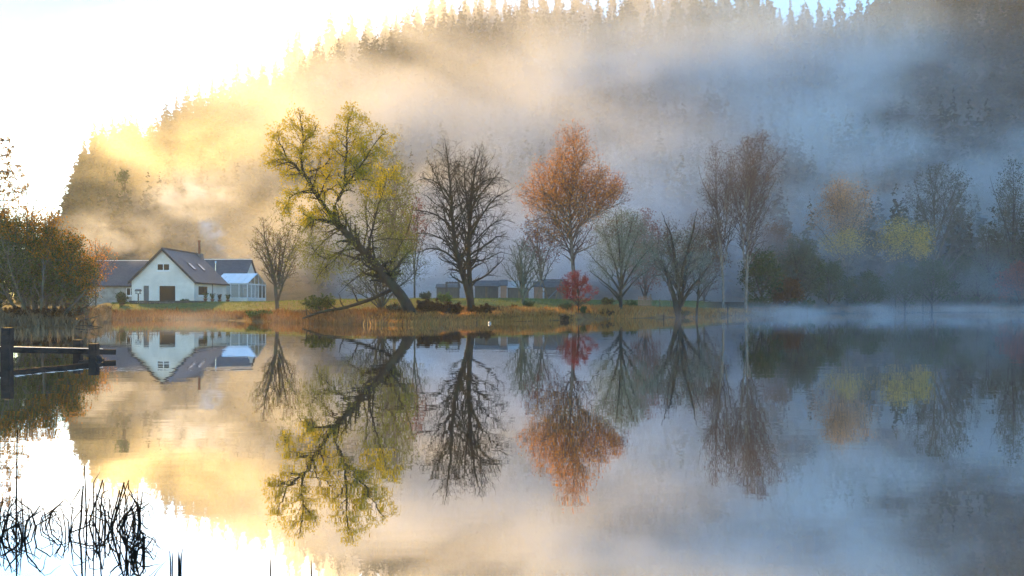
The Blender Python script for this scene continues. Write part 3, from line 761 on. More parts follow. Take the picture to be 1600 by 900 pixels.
def conifer_like(name, label, px, foot_y, top_y, width, Y, mat, seed, n=46):
    """old larch: straight trunk, level layered boughs"""
    rs = np.random.RandomState(seed); s = Y / F
    X = (px - 800) * s; z0 = float(height(X, Y)); top = CH + (HZ - top_y) * s - z0
    root = empty(name, (X, Y, z0))
    tr = (np.array([(rs.normal(0, .05), rs.normal(0, .05), z) for z in np.linspace(-.4, top, 14)]), np.linspace(.26, .02, 14))
    boughs = []
    for k in range(n):
        t = .22 + .76 * k / n; z = t * top; a = k * 2.4 + rs.uniform(-.4, .4)
        l = width * s * (1.15 - t) ** .7 * rs.uniform(.65, 1.15)
        d = np.array([math.cos(a), math.sin(a), .12])
        P = [np.array([0, 0, z])]
        for j in range(6):
            d = d + rs.normal(0, .07, 3); d[2] += -.07 + .035 * j; P.append(P[-1] + d / np.linalg.norm(d) * l / 6)
        boughs.append((np.array(P), np.linspace(.05, .012, 7)))
    tw = sprout(rs, boughs, .3, .15, .4, .35, 1.0, (40, 75), up=-.02, droop=.12, nseg=4, wig=.14, rmin=.008)
    v, f = tubes(pack([tr], 8)); link('trunk', np_mesh('trunk', v, f, M['bark_wet'], True), root)
    v, f = tubes(pack(boughs, 5) + pack(tw, 3)); link('branches', np_mesh('branches', v, f, M['twig_brown'], True), root)
    v, f = leaf_quads(rs, twig_points(rs, tw, 9500, .09, .1), .16); tag(link('foliage', np_mesh('foliage', v, f, mat), root), kind='stuff')
    tag(root, label, 'tree')
conifer_like('larch_tree', 'golden larch with level boughs at the far left edge', -2, 500, 208, 74, 78, L_amber, 15)
simple_tree('sapling_tree', 'faint bare sapling in the bright glare right of the larch', 'tree', (46, 490), 100, [(44,268,0),(34,292,.55),(62,288,.6),(54,276,.65),(72,306,.5)], [(50,300,26,36,0)], .10, None, M['bark_grey'], M['twig_brown'], 17)
simple_tree('rust_sapling', 'small orange brown sapling behind the willow thicket', 'tree', (150, 476), 92, [(150,372,0),(136,388,.4),(168,386,.4),(176,404,.35),(158,376,.5)], [(155,408,28,36,0)], .08, [(700, .14, .14, L_orange, None)], M['bark_grey'], M['twig_brown'], 19)
simple_tree('slender_pine', 'thin lone pine with a small tuft on the golden slope', 'tree', (194, 350), 200, [(190,264,0),(180,272,.7),(204,270,.7)], [(192,274,16,12,0)], .13, [(260, .5, .4, L_green, None)], M['bark_dark'], M['twig_brown'], 23, gens=2)
# grey green evergreen mass left of the willow
simple_tree('holly_tree', 'dark green bushy tree cut by the left edge behind the willow', 'tree', (-14, 506), 63, [(-10,338,0),(-50,360,.3),(22,352,.3),(30,400,.2),(-60,400,.2),(36,440,.1)], [(-8,410,50,76,0)], .22,
    [(9000, .16, .16, L_green, None), (2600, .16, .16, L_grey, [(-8,450,60,50,0)])], M['bark_dark'], M['twig_grey'], 25)
# ---------------------------------------------------------------- the white house
def glass_mat(name, tint, rough=.05, spec=.9):
    m, nt, b = new_mat(name)
    b.inputs['Base Color'].default_value = (*tint, 1); b.inputs['Roughness'].default_value = rough
    b.inputs['Specular IOR Level'].default_value = spec; b.inputs['IOR'].default_value = 1.5
    return m
M['render_white'] = noise_mat('white_harling', (.74, .69, .62), (.84, .79, .72), 1.2, .9, .35, bscale=30, c3=(.63, .60, .55), s3=.35)
M['stone'] = noise_mat('rubble_stone', (.26, .24, .21), (.42, .40, .37), 1.4, .95, .6, bscale=5)
M['white_paint'] = noise_mat('white_paint', (.76, .76, .76), (.84, .84, .84), 2, .5)
M['grey_door'] = noise_mat('grey_door_paint', (.10, .115, .13), (.13, .145, .16), 2, .55)
M['barge'] = noise_mat('dark_bargeboard', (.025, .026, .028), (.05, .05, .052), 3, .6)
M['pipe'] = noise_mat('grey_pipe', (.12, .12, .13), (.18, .18, .19), 4, .5)
M['clay'] = noise_mat('terracotta', (.16, .07, .045), (.24, .11, .07), 5, .9)
M['glass_dark'] = glass_mat('dark_window_glass', (.02, .022, .024), .15, .04)
M['glass_sky'] = glass_mat('skylight_glass', (.55, .58, .62), .12)
def slate_material():
    m, nt, b = new_mat('slate_roof')
    tc = nt.nodes.new('ShaderNodeTexCoord')
    mp = nt.nodes.new('ShaderNodeMapping')
    br = nt.nodes.new('ShaderNodeTexBrick'); br.inputs['Scale'].default_value = 1.0
    br.inputs['Brick Width'].default_value = .32; br.inputs['Row Height'].default_value = .22; br.inputs['Mortar Size'].default_value = .012
    br.inputs['Color1'].default_value = (.055, .058, .064, 1); br.inputs['Color2'].default_value = (.085, .088, .095, 1); br.inputs['Mortar'].default_value = (.03, .03, .033, 1)
    nt.links.new(tc.outputs['UV'], br.inputs['Vector'])
    nz = nt.nodes.new('ShaderNodeTexNoise'); nz.inputs['Scale'].default_value = .6; nz.inputs['Detail'].default_value = 5
    nt.links.new(tc.outputs['Object'], nz.inputs['Vector'])
    mx = nt.nodes.new('ShaderNodeMixRGB'); mx.blend_type = 'MIX'; mx.inputs[2].default_value = (.095, .10, .085, 1)
    rp = nt.nodes.new('ShaderNodeValToRGB'); rp.color_ramp.elements[0].position = .5; rp.color_ramp.elements[1].position = .8; rp.color_ramp.elements[1].color = (.6, .6, .6, 1)
    nt.links.new(nz.outputs[0], rp.inputs[0]); nt.links.new(rp.outputs[0], mx.inputs[0]); nt.links.new(br.outputs[0], mx.inputs[1])
    nt.links.new(mx.outputs[0], b.inputs['Base Color'])
    bp = nt.nodes.new('ShaderNodeBump'); bp.inputs['Strength'].default_value = .5; bp.inputs['Distance'].default_value = .02
    nt.links.new(br.outputs['Fac'], bp.inputs['Height']); bp.invert = True
    nt.links.new(bp.outputs[0], b.inputs['Normal'])
    b.inputs['Roughness'].default_value = .5
    return m
M['slate'] = slate_material()

def roof_plane(name, a, b, c, d, th, mat, parent):
    """slab with corners a b (eave) c d (ridge), UV in metres along the slope"""
    a, b, c, d = map(Vector, (a, b, c, d))
    n = (b - a).cross(d - a).normalized()
    if n.z < 0: n = -n
    top = [p for p in (a, b, c, d)]; bot = [p - n * th for p in top]
    me = bpy.data.meshes.new(name)
    me.from_pydata([tuple(p) for p in top + bot], [], [(0,1,2,3),(7,6,5,4),(0,4,5,1),(1,5,6,2),(2,6,7,3),(3,7,4,0)])
    uv = me.uv_layers.new(name='UVMap')
    U = (b - a).normalized(); W = n.cross(U)
    for lp in me.loops:
        p = Vector(me.vertices[lp.vertex_index].co)
        uv.data[lp.index].uv = ((p - a).dot(U), (p - a).dot(W))
    me.materials.append(mat); me.update()
    return link(name, me, parent)

def window(parent, x0, x1, z0, z1, y, panes=1, sill=True, frame_w=.07, axis='y', depth=.14):
    """white window set into a wall facing -Y at y (or +X at y for axis 'x', spanning x0..x1 along Y)"""
    def bx(m, a0, a1, d0, d1, c0, c1):
        if axis == 'y': m.box(a0, a1, y - d1, y - d0, c0, c1)
        else: m.box(y + d0, y + d1, a0, a1, c0, c1)
        return m
    fr = MB()
    w = frame_w
    bx(fr, x0, x0 + w, -.03, .035, z0, z1); bx(fr, x1 - w, x1, -.03, .035, z0, z1)
    bx(fr, x0 + w, x1 - w, -.03, .035, z1 - w, z1); bx(fr, x0 + w, x1 - w, -.03, .035, z0, z0 + w)
    for k in range(1, panes):
        xm = x0 + (x1 - x0) * k / panes; bx(fr, xm - w * .6, xm + w * .6, -.03, .03, z0 + w, z1 - w)
    win = fr.build('window', M['white_paint'], parent)
    pw = (x1 - x0 - 2 * w) / panes
    for k in range(panes):
        a0 = x0 + w + k * pw + (w * .6 if k else 0); a1 = x0 + w + (k + 1) * pw - (w * .6 if k < panes - 1 else 0)
        bx(MB(), a0, a1, -.02, .008, z0 + w, z1 - w).build('pane', M['glass_dark'], win)
    if sill:
        bx(MB(), x0 - .12, x1 + .12, -.02, .16, z0 - .12, z0 - .002).build('sill', M['white_paint'], win)
    return win

def house():
    gz = float(height(-42, 108)) - .02
    H = empty('white_house', (-42.1, 107.0, gz))
    # local frame: x along the gable, y away from the lake, z up; gable front at y = 0
    hw, D, ev, ap = 3.78, 12.0, 2.62, 6.42
    def wall_with_holes(name, pts_fn, mat): pass
    # front gable as a solid slab with openings left out: built of pieces round the openings
    g = MB(); t = .35
    door = (-2.36, -1.70, 0.0, 2.05); win = (-.55, 1.55, .12, 2.12); up = (-.75, .80, 3.86, 4.72)
    def zroof(x): return ap - (ap - ev) * abs(x) / hw
    def piece(x0, x1, z0, z1=None):
        # z1 None: up to the roof line
        if z1 is not None: g.box(x0, x1, 0, t, z0, z1); return
        pts = [(x0, 0, z0), (x1, 0, z0), (x1, 0, zroof(x1))] + ([(0, 0, ap)] if x0 < 0 < x1 else []) + [(x0, 0, zroof(x0))]
        g.slab(pts, (0, t, 0))
    piece(-hw, door[0], -.8); piece(door[0], door[1], door[3]); piece(door[0], door[1], -.8, -.02)
    piece(door[1], up[0], -.8); piece(up[0], win[0], -.8, up[2]); piece(win[0], up[1], win[3], up[2]); piece(win[0], up[1], -.8, win[2])
    piece(up[1], win[1], win[3]); piece(up[1], win[1], -.8, win[2]); piece(up[0], up[1], up[3]); piece(win[1], hw, -.8)
    g.build('gable_wall', M['render_white'], H)
    # right side wall with its window
    s = MB(); wy0, wy1, wz0, wz1 = 1.45, 4.9, .85, 2.12
    s.box(hw - t, hw, t, wy0, -.8, ev); s.box(hw - t, hw, wy1, D, -.8, ev); s.box(hw - t, hw, wy0, wy1, -.8, wz0); s.box(hw - t, hw, wy0, wy1, wz1, ev)
    s.build('side_wall', M['render_white'], H)
    b = MB(); b.box(-hw, -hw + t, t, D, -.8, ev); b.slab([(-hw + t, D - t, -.8), (hw - t, D - t, -.8), (hw - t, D - t, ev), (0, D - t, ap - .3), (-hw + t, D - t, ev)], (0, t, 0)); b.build('rear_wall', M['render_white'], H)
    MB().box(-hw + t, hw - t, t, D - t, -.3, -.25).build('inner_floor', M['barge'], H)
    # roof with overhang
    o, k = .35, (ap - ev) / hw
    ex = hw + .30; ez = ev - .30 * k + .16; rz = ap + .16
    rr = roof_plane('roof', (ex, -o, ez), (ex, D + .2, ez), (0, D + .2, rz), (0, -o, rz), .14, M['slate'], H)
    rl = roof_plane('roof', (-ex, D + .2, ez), (-ex, -o, ez), (0, -o, rz), (0, D + .2, rz), .14, M['slate'], H)
    MB().bar((0, -o - .01, rz + .02), (0, D + .21, rz + .02), .26, .10).build('ridge_tile', M['pipe'], rr)
    for sgn, par in ((1, rr), (-1, rl)):
        MB().bar((sgn * ex, -o - .03, ez - .12), (0, -o - .03, rz - .12), .06, .26, up=(0, 1, 0)).build('bargeboard', M['barge'], par) if False else \
        MB().slab([(sgn * (ex + .02), -o - .05, ez - .30), (0, -o - .05, rz - .34), (0, -o - .05, rz + .03), (sgn * (ex + .02), -o - .05, ez + .03)], (0, .045, 0)).build('bargeboard', M['barge'], par)
    MB().box(ex - .04, ex + .10, -o, D + .2, ez - .16, ez - .03).build('gutter', M['barge'], rr)
    MB().tube([(hw + .07, 6.3, ev - .1), (hw + .07, 6.3, -.2)], .05, 8).build('downpipe', M['pipe'], H)
    # two roof windows on the right slope
    for yy, tt in ((3.9, .50), (7.3, .50)):
        n = Vector((k, 0, 1)).normalized(); U = Vector((0, 1, 0)); W = Vector((-1, 0, k)).normalized()
        c = Vector((ex, yy, ez)).lerp(Vector((0, yy, rz)), tt) + n * .03
        sk = MB().slab([c - U * .48 - W * .62, c + U * .48 - W * .62, c + U * .48 + W * .62, c - U * .48 + W * .62], n * .05).build('skylight', M['barge'], rr)
        q = c + n * .055
        MB().slab([q - U * .40 - W * .54, q + U * .40 - W * .54, q + U * .40 + W * .54, q - U * .40 + W * .54], n * .012).build('pane', M['glass_sky'], sk)
    ch = MB().tube([(.35, D - .6, ap - .5), (.35, D - .6, ap + 1.75)], [.17, .15], 10).build('chimney_pipe', M['clay'], H)
    MB().tube([(.35, D - .6, ap + 1.752), (.35, D - .6, ap + 1.90)], [.21, .19], 10).build('chimney_cap', M['clay'], ch)
    MB().box(-.1, .8, D - 1.0, D - .2, ap - .7, ap + .12).build('chimney_base', M['pipe'], ch)
    # openings
    d = MB().box(door[0] + .003, door[1] - .003, .10, .16, 0, door[3] - .003).build('door', M['grey_door'], H)
    MB().tube([(door[1] - .12, .07, 1.0), (door[1] - .12, .02, 1.0), (door[1] - .24, .02, 1.0)], .016, 6).build('handle', M['pipe'], d)
    window(H, win[0] + .003, win[1] - .003, win[2] + .003, win[3] - .003, .10, 1, True, .09)
    window(H, up[0] + .003, up[1] - .003, up[2] + .003, up[3] - .003, .08, 2, True, .08)
    window(H, wy0 + .003, wy1 - .003, wz0 + .003, wz1 - .003, hw - .08, 1, True, .10, axis='x')
    lp = MB().tube([(.02, -.02, 5.55), (.02, -.16, 5.52), (.02, -.18, 5.36)], [.05, .07, .09], 8).build('wall_lamp', M['white_paint'], H)
    # left wing: lower, stone, its long roof facing the lake
    lw0, lw1, y0, y1, e2, r2 = -11.8, -hw - .01, 5.0, 12.0, 2.25, 5.35
    m = MB(); m.box(lw0, lw1, y0, y0 + .35, -.8, e2); m.box(lw0, lw0 + .35, y0 + .35, y1, -.8, e2)
    m.build('wing_wall', M['stone'], H)
    MB().slab([(lw0, y0 + .36, e2), (lw0, y1, e2), (lw0, (y0 + y1) / 2, r2)], (.34, 0, 0)).build('wing_gable', M['stone'], H)
    ym = (y0 + y1) / 2
    wf = roof_plane('wing_roof', (lw0 - .2, y0 - .3, e2 - .10), (lw1 + 2.2, y0 - .3, e2 - .10), (lw1 + 3.0, ym, r2 + .12), (lw0 - .2, ym, r2 + .12), .12, M['slate'], H)
    roof_plane('wing_roof', (lw1 + 2.2, y1 + .3, e2 - .10), (lw0 - .2, y1 + .3, e2 - .10), (lw0 - .2, ym, r2 + .12), (lw1 + 2.2, ym, r2 + .12), .12, M['slate'], H)
    MB().bar((lw0 - .2, ym, r2 + .15), (lw1 + 2.0, ym, r2 + .15), .22, .08).build('ridge_tile', M['white_paint'], wf)
    MB().box(lw0 - .2, -hw - .35, y0 - .40, y0 - .29, e2 - .22, e2 - .10).build('gutter', M['barge'], wf)
    kk = (r2 - e2 + .22) / (ym - y0 + .3); n = Vector((0, -kk, 1)).normalized(); W = Vector((0, 1, kk)).normalized(); U = Vector((1, 0, 0))
    for xx, tt, a, bb in ((-4.15, .62, .5, .55), (-5.9, .12, .12, .14), (-3.1, .9, .16, .12)):
        c = Vector((xx, y0 - .3, e2 - .10)).lerp(Vector((xx, ym, r2 + .12)), tt) + n * .02
        sk = MB().slab([c - U * a - W * bb, c + U * a - W * bb, c + U * a + W * bb, c - U * a + W * bb], n * .06).build('skylight', M['pipe'], wf)
        q = c + n * .065
        MB().slab([q - U * (a - .06) - W * (bb - .06), q + U * (a - .06) - W * (bb - .06), q + U * (a - .06) + W * (bb - .06), q - U * (a - .06) + W * (bb - .06)], n * .012).build('pane', M['glass_sky'], sk)
    window(H, -6.6, -5.5, .9, 1.9, y0 - .002, 2, True)
    # rear wing with a white gable looking right
    rx0, rx1, ry0, ry1, e3, r3 = -6.5, 2.9, 22.0, 30.0, 3.2, 6.35; rm = (ry0 + ry1) / 2
    m = MB(); m.slab([(rx1, ry0, -.8), (rx1, ry1, -.8), (rx1, ry1, e3), (rx1, rm, r3), (rx1, ry0, e3)], (-.35, 0, 0)); m.box(rx0, rx1 - .35, ry0, ry0 + .35, -.8, e3 - .01); m.build('rear_wing_wall', M['render_white'], H)
    rw = roof_plane('rear_wing_roof', (rx0, ry0 - .25, e3 - .1), (rx1 + .25, ry0 - .25, e3 - .1), (rx1 + .25, rm, r3 + .15), (rx0, rm, r3 + .15), .12, M['slate'], H)
    roof_plane('rear_wing_roof', (rx1 + .25, ry1 + .25, e3 - .1), (rx0, ry1 + .25, e3 - .1), (rx0, rm, r3 + .15), (rx1 + .25, rm, r3 + .15), .12, M['slate'], H)
    MB().bar((rx0, rm, r3 + .18), (rx1 + .25, rm, r3 + .18), .25, .10).build('ridge_tile', M['white_paint'], rw)
    MB().bar((rx1 + .10, ry0 - .25, e3 - .16), (rx1 + .10, rm, r3 + .06), .25, .05).build('bargeboard', M['white_paint'], rw)
    # conservatory
    C = MB(); cx0, cx1, cy0, cy1, ce, cr = 2.2, 6.55, 12.25, 21.2, 2.62, 4.05; cm = (cy0 + cy1) / 2
    C.box(cx0, cx1, cy0, cy0 + .25, -.8, .62); C.box(cx1 - .25, cx1, cy0 + .25, cy1, -.8, .62)
    co = C.build('conservatory', M['render_white'], H)
    fr = MB(); w = .10
    fr.box(cx0, cx1, cy0 + .02, cy0 + .14, .62, .72); fr.box(cx0, cx1, cy0 + .02, cy0 + .14, ce - .14, ce)
    xs = np.linspace(cx0 + .9, cx1 - w, 4)
    for x in xs: fr.box(x, x + w, cy0 + .02, cy0 + .14, .72, ce - .14)
    fr.box(cx1 - .14, cx1 - .02, cy0 + .14, cy1, .62, .72); fr.box(cx1 - .14, cx1 - .02, cy0 + .14, cy1, ce - .14, ce)
    ys = np.linspace(cy0 + .14, cy1 - w, 6)
    for y in ys: fr.box(cx1 - .14, cx1 - .02, y, y + w, .72, ce - .14)
    for sgn in (cy0, cy1): fr.bar((cx1 - .08, sgn, ce + .02), (cx1 - .08, cm, cr + .02), .12, .12)
    for y in np.linspace(cy0 + 1.6, cy1 - 1.6, 4):
        zt = ce + (cr - ce) * (1 - abs(y - cm) / (cm - cy0)); fr.bar((cx1 - .08, y, ce), (cx1 - .08, y, zt), .07, .07)
    fr.build('glazing_frame', M['white_paint'], co)
    for i in range(3): MB().box(xs[i] + w, xs[i + 1], cy0 + .06, cy0 + .075, .72, ce - .14).build('pane', M['glass_clear'], co)
    for i in range(5): MB().box(cx1 - .09, cx1 - .075, ys[i] + w, ys[i + 1], .72, ce - .14).build('pane', M['glass_clear'], co)
    npn = 5
    for side in (0, 1):
        ya = cy0 - .12 if side == 0 else cy1 + .12
        for i in range(npn):
            xa = cx0 - .3 + (cx1 + .42 - cx0) * i / npn; xb = cx0 - .3 + (cx1 + .42 - cx0) * (i + 1) / npn - .05
            MB().slab([(xa, ya, ce), (xb, ya, ce), (xb, cm, cr + .03), (xa, cm, cr + .03)], (0, 0, .03)).build('roof_panel', M['poly'], co)
    fl = MB().tube([(cx0 + .1, cy0 - .15, ce - .2), (cx0 + .1, cy0 - .15, ce + 2.75)], .07, 8).build('flue_pipe', M['steel'], H)
    MB().tube([(cx0 + .1, cy0 - .15, ce + 2.752), (cx0 + .1, cy0 - .15, ce + 2.95)], [.15, .12], 8).build('flue_cap', M['steel'], fl)
    tag(H, 'white gabled house with slate roof and conservatory across the lake', 'house')
    return H
M['steel'] = glass_mat('bright_steel', (.6, .6, .6), .25); M['steel'].node_tree.nodes['Principled BSDF'].inputs['Metallic'].default_value = 1
M['poly'] = noise_mat('polycarbonate_roof', (.86, .83, .78), (.92, .89, .84), 2, .4, spec=.4)
def clear_glass():
    m, nt, b = new_mat('clear_glass')
    nt.nodes.remove(b)
    g = nt.nodes.new('ShaderNodeBsdfGlossy'); g.inputs['Roughness'].default_value = .03
    t = nt.nodes.new('ShaderNodeBsdfTransparent'); t.inputs['Color'].default_value = (.85, .88, .88, 1)
    mx = nt.nodes.new('ShaderNodeMixShader'); mx.inputs[0].default_value = .10
    nt.links.new(t.outputs[0], mx.inputs[1]); nt.links.new(g.outputs[0], mx.inputs[2]); nt.links.new(mx.outputs[0], nt.nodes['Material Output'].inputs[0])
    return m
M['glass_clear'] = clear_glass()
house()
# ---------------------------------------------------------------- garden buildings, fences, shrubs
M['shed_wood'] = noise_mat('pink_shed_boards', (.30, .17, .12), (.42, .26, .19), 2.5, .85, .4, stretch=(6, 6, .5))
M['shed_grey'] = noise_mat('grey_shed_boards', (.11, .095, .085), (.18, .16, .14), 2.5, .85, .4, stretch=(6, 6, .5))
M['timber'] = noise_mat('weathered_timber', (.16, .11, .07), (.27, .20, .13), 4, .9, .4, stretch=(1, 1, .3))
M['timber_dark'] = noise_mat('tarred_timber', (.008, .008, .008), (.022, .021, .02), 5, .8, .6, stretch=(.4, 1, 1))
M['roof_felt'] = noise_mat('pale_roofing', (.40, .37, .34), (.50, .47, .44), 2, .45)
M['roof_grey'] = noise_mat('grey_roofing', (.075, .068, .06), (.12, .11, .10), 2, .6)
M['blue_plastic'] = noise_mat('blue_plastic', (.12, .22, .36), (.16, .28, .42), 2, .4)
M['rail_white'] = noise_mat('rail_white', (.72, .74, .76), (.86, .87, .88), 8, .6)  # near-white colour of the strip on the fence rail

def ground_z(px, Y): return float(height((px - 800) / F * Y, Y))
def shed(name, label, px0, px1, Y, depth, wall_h, roof_h, wall, roof, door=False, boards=True, side='front'):
    s = Y / F; w = (px1 - px0) * s; X = ((px0 + px1) / 2 - 800) * s; z = ground_z((px0 + px1) / 2, Y)
    o = empty(name, (X, Y, z))
    n = max(4, int(w / .32)) if boards else 1
    for i in range(n):
        a = -w / 2 + w * i / n; b = -w / 2 + w * (i + 1) / n - (.02 if i < n - 1 else 0)
        if door and i == n // 2: continue
        MB().box(a, b, 0, .05, -.25, wall_h).build('board', wall, o)
    if door:
        a = -w / 2 + w * (n // 2) / n
        d = MB().box(a + .01, a + w / n - .03, .015, .05, 0, wall_h - .1).build('door', M['timber'], o)
    m = MB(); m.box(-w / 2, -w / 2 + .05, .051, depth, -.25, wall_h); m.box(w / 2 - .05, w / 2, .051, depth, -.25, wall_h); m.box(-w / 2 + .051, w / 2 - .051, depth - .05, depth, -.25, wall_h)
    m.build('wall', wall, o)
    ym = depth / 2
    for sg in (-1, 1):
        MB().slab([(sg * w / 2, .052, wall_h + .001), (sg * w / 2, depth - .01, wall_h + .001), (sg * w / 2, ym, wall_h + roof_h - .03)], (-sg * .045, 0, 0)).build('gable', wall, o)
    roof_plane('roof', (-w / 2 - .15, -.2, wall_h - .02), (w / 2 + .15, -.2, wall_h - .02), (w / 2 + .15, ym, wall_h + roof_h), (-w / 2 - .15, ym, wall_h + roof_h), .05, roof, o)
    roof_plane('roof', (w / 2 + .15, depth + .2, wall_h - .02), (-w / 2 - .15, depth + .2, wall_h - .02), (-w / 2 - .15, ym, wall_h + roof_h), (w / 2 + .15, ym, wall_h + roof_h), .05, roof, o)
    tag(o, label, 'shed', 'garden sheds')
    return o
shed('garden_shed', 'grey boarded shed with pale bright roof behind the small bare tree', 793, 826, 112, 3.2, 1.65, .85, M['shed_grey'], M['roof_felt'], True)
shed('garden_shed', 'pinkish wooden shed end beside the pale roofed shed', 782, 791.5, 111.5, 3.4, 1.9, .75, M['shed_wood'], M['roof_grey'])
shed('garden_shed', 'grey roofed shed half hidden behind the swing frame', 852, 888, 116, 3.4, 1.7, .9, M['shed_grey'], M['roof_grey'])
shed('garden_shed', 'pinkish shed wall just left of the swing frame', 835, 848, 115, 3.0, 1.8, .7, M['shed_wood'], M['roof_grey'])
shed('garden_shed', 'long dim grey shed behind the trunks of the bare tree', 742, 778, 116, 3.5, 1.9, .8, M['shed_grey'], M['roof_grey'], True)
shed('garden_shed', 'low dim grey shed left of the bare tree trunks', 682, 716, 118, 3.2, 1.8, .5, M['shed_grey'], M['roof_grey'])
def pergola():
    Y = 106; s = Y / F; z = ground_z(707, Y)
    o = empty('pergola', ((707 - 800) * s, Y, z))
    h = 1.95
    for dx in (-10, 9):
        for dy in (0, 1.6): MB().box(dx * s - .06, dx * s + .06, dy - .06, dy + .06, -.3, h).build('post', M['roof_grey'], o)
    for dy in (0, 1.6): MB().box(-11 * s, 10 * s, dy - .05, dy + .05, h + .001, h + .13).build('beam', M['roof_grey'], o)
    for k in range(5): MB().box(-9.5 * s + k * .34, -9.5 * s + k * .34 + .06, -.2, 1.8, h + .131, h + .21).build('rafter', M['roof_grey'], o)
    tag(o, 'pale timber pergola left of the bare tree trunks', 'pergola')
pergola()
def swing():
    Y = 102; s = Y / F; z = ground_z(862, Y)
    o = empty('swing_frame', ((862 - 800) * s, Y, z))
    h = 2.25; xl, xr = -15 * s, 15 * s
    MB().bar((xl - .1, 0, h), (xr + .3, 0, h), .11, .13).build('crossbeam', M['timber_dark'], o)
    for x in (xl, xr):
        for sg in (-1, 1): MB().bar((x + sg * .75, sg * .55, -.15), (x + sg * .05, sg * .03, h - .07), .09, .09).build('leg', M['timber'], o)
        MB().bar((x - .42, -.3, .95), (x + .42, .3, .95), .07, .09).build('crossbar', M['timber'], o)
    for x in (-.3, .35):
        for dx in (-.2, .2): MB().bar((x + dx, 0, h - .08), (x + dx, 0, .5), .02, .02).build('rope', M['pipe'], o)
        MB().box(x - .24, x + .24, -.09, .09, .46, .499).build('swing_seat', M['timber_dark'], o)
    la = MB()
    for sg in (-.2, .2): la.bar((xr - .3, -1.25 + 0 * sg, 0), (xr - .3, -1.2, .1), .01, .01) if False else None
    for sg in (-.22, .22): MB().bar((xr + .35 + sg, -.9, -.1), (xr + .05 + sg, -.1, 1.75), .06, .07).build('ladder_rail', M['timber'], o)
    for k in range(5):
        t = .12 + .19 * k; c = Vector((xr + .35, -.9, -.1)).lerp(Vector((xr + .05, -.1, 1.75)), t)
        MB().bar(c - Vector((.2, 0, 0)), c + Vector((.2, 0, 0)), .045, .045).build('rung', M['timber'], o)
    sl = MB().slab([(xr - .15, -.2, 1.45), (xr - .15, .28, 1.45), (xr - 1.5, .0, .08), (xr - 1.5, -.48, .08)], (0, 0, .05)).build('slide', M['blue_plastic'], o)
    tag(o, 'wooden swing frame with ladder and slide beside the red maple', 'swing')
swing()
def gate():
    Y = 106; s = Y / F; z = ground_z(1010, Y)
    o = empty('wooden_gate', ((1010 - 800) * s, Y, z))
    n = 8
    for k in range(n):
        x = (-12 + 17 * k / (n - 1)) * s
        MB().box(x - .055, x + .055, 0, .03, -.1, 1.32 + (.05 if k % 2 else 0)).build('paling', M['shed_wood'], o)
    for h in (.3, 1.0): MB().box(-12.6 * s, 5.6 * s, .031, .075, h, h + .09).build('rail', M['shed_wood'], o)
    MB().box(6.2 * s, 7.8 * s, -.06, .06, -.3, 1.6).build('gate_post', M['timber'], o)
    tag(o, 'reddish paling gate behind the lichen covered tree', 'gate')
    b = empty('field_fence', ((1035 - 800) * s, Y + .5, ground_z(1035, Y + .5)))
    MB().bar((-16 * s, 0, 1.25), (-5 * s, 0, .02), .07, .07).build('brace', M['timber'], b)
    for px in (-17, -3, 14, 34): MB().tube([(px * s, 0, -.4), (px * s, 0, 1.2)], .06, 7).build('post', M['timber'], b)
    for h in (.5, .85, 1.12): MB().bar((-17 * s, -.07, h), (34 * s, -.07, h), .012, .012).build('wire', M['pipe'], b)
    tag(b, 'post and wire fence with slanting brace right of the gate', 'fence')
gate()
def shore_fence():
    Y = 122; s = Y / F; z = ground_z(1224, Y)
    o = empty('shore_fence', ((1224 - 800) * s, 119.5, 0.0))
    for px in (-29, 0, 28): MB().tube([(px * s, 0, -.6), (px * s, 0, 1.05)], .07, 7).build('post', M['timber'], o)
    for h in (.85,): 
        for a, b in ((-29, 0), (0, 28)): MB().bar((a * s + .08, -.02, h + .05), (b * s - .08, -.02, h), .07, .10).build('rail', M['timber'], o)
    tag(o, 'low rail fence standing at the right shore', 'fence')
shore_fence()
def stake(px, Y, top, r, label):
    X = (px - 800) / F * Y
    o = link('stake', MB().tube([(0, 0, -.9), (.01, 0, top * .5), (.03, .01, top)], [r, r * .95, r * .8], 7).mesh('stake', M['timber_dark']), None, (X, Y, 0))
    tag(o, label, 'stake')
stake(1037, 86, .68, .045, 'thin lone stake standing in the water before the stout tree')
stake(745, 70, .22, .04, 'short dark stake in the water left of the duck')
stake(1137, 112, 1.6, .05, 'pale thin stake on the shore below the tall birches')

def duck():
    Y = 67; X = (765 - 800) / F * Y
    o = empty('duck', (X, Y, 0), R(100))
    prof = [(-.20, .09, .02), (-.16, .085, .06), (-.06, .07, .10), (.06, .07, .11), (.14, .085, .085), (.175, .11, .055), (.17, .15, .042), (.175, .20, .045), (.20, .235, .05), (.235, .24, .045), (.262, .235, .018)]
    m = MB().tube([(x, 0, z) for x, z, r in prof], [r for x, z, r in prof], 10)
    me = m.mesh('body', M['white_paint'], True); me.materials.append(M['timber_dark'])
    for p in me.polygons:
        c = sum((me.vertices[i].co.x for i in p.vertices)) / len(p.vertices); cz = sum((me.vertices[i].co.z for i in p.vertices)) / len(p.vertices)
        if cz > .155 or c < -.15: p.material_index = 1
    b = link('body', me, o)
    MB().tube([(.258, 0, .232), (.29, 0, .226), (.315, 0, .222)], [.02, .018, .008], 6).build('bill', M['timber'], o)
    tag(o, 'small white and dark duck swimming near the golden bank', 'duck')
duck()

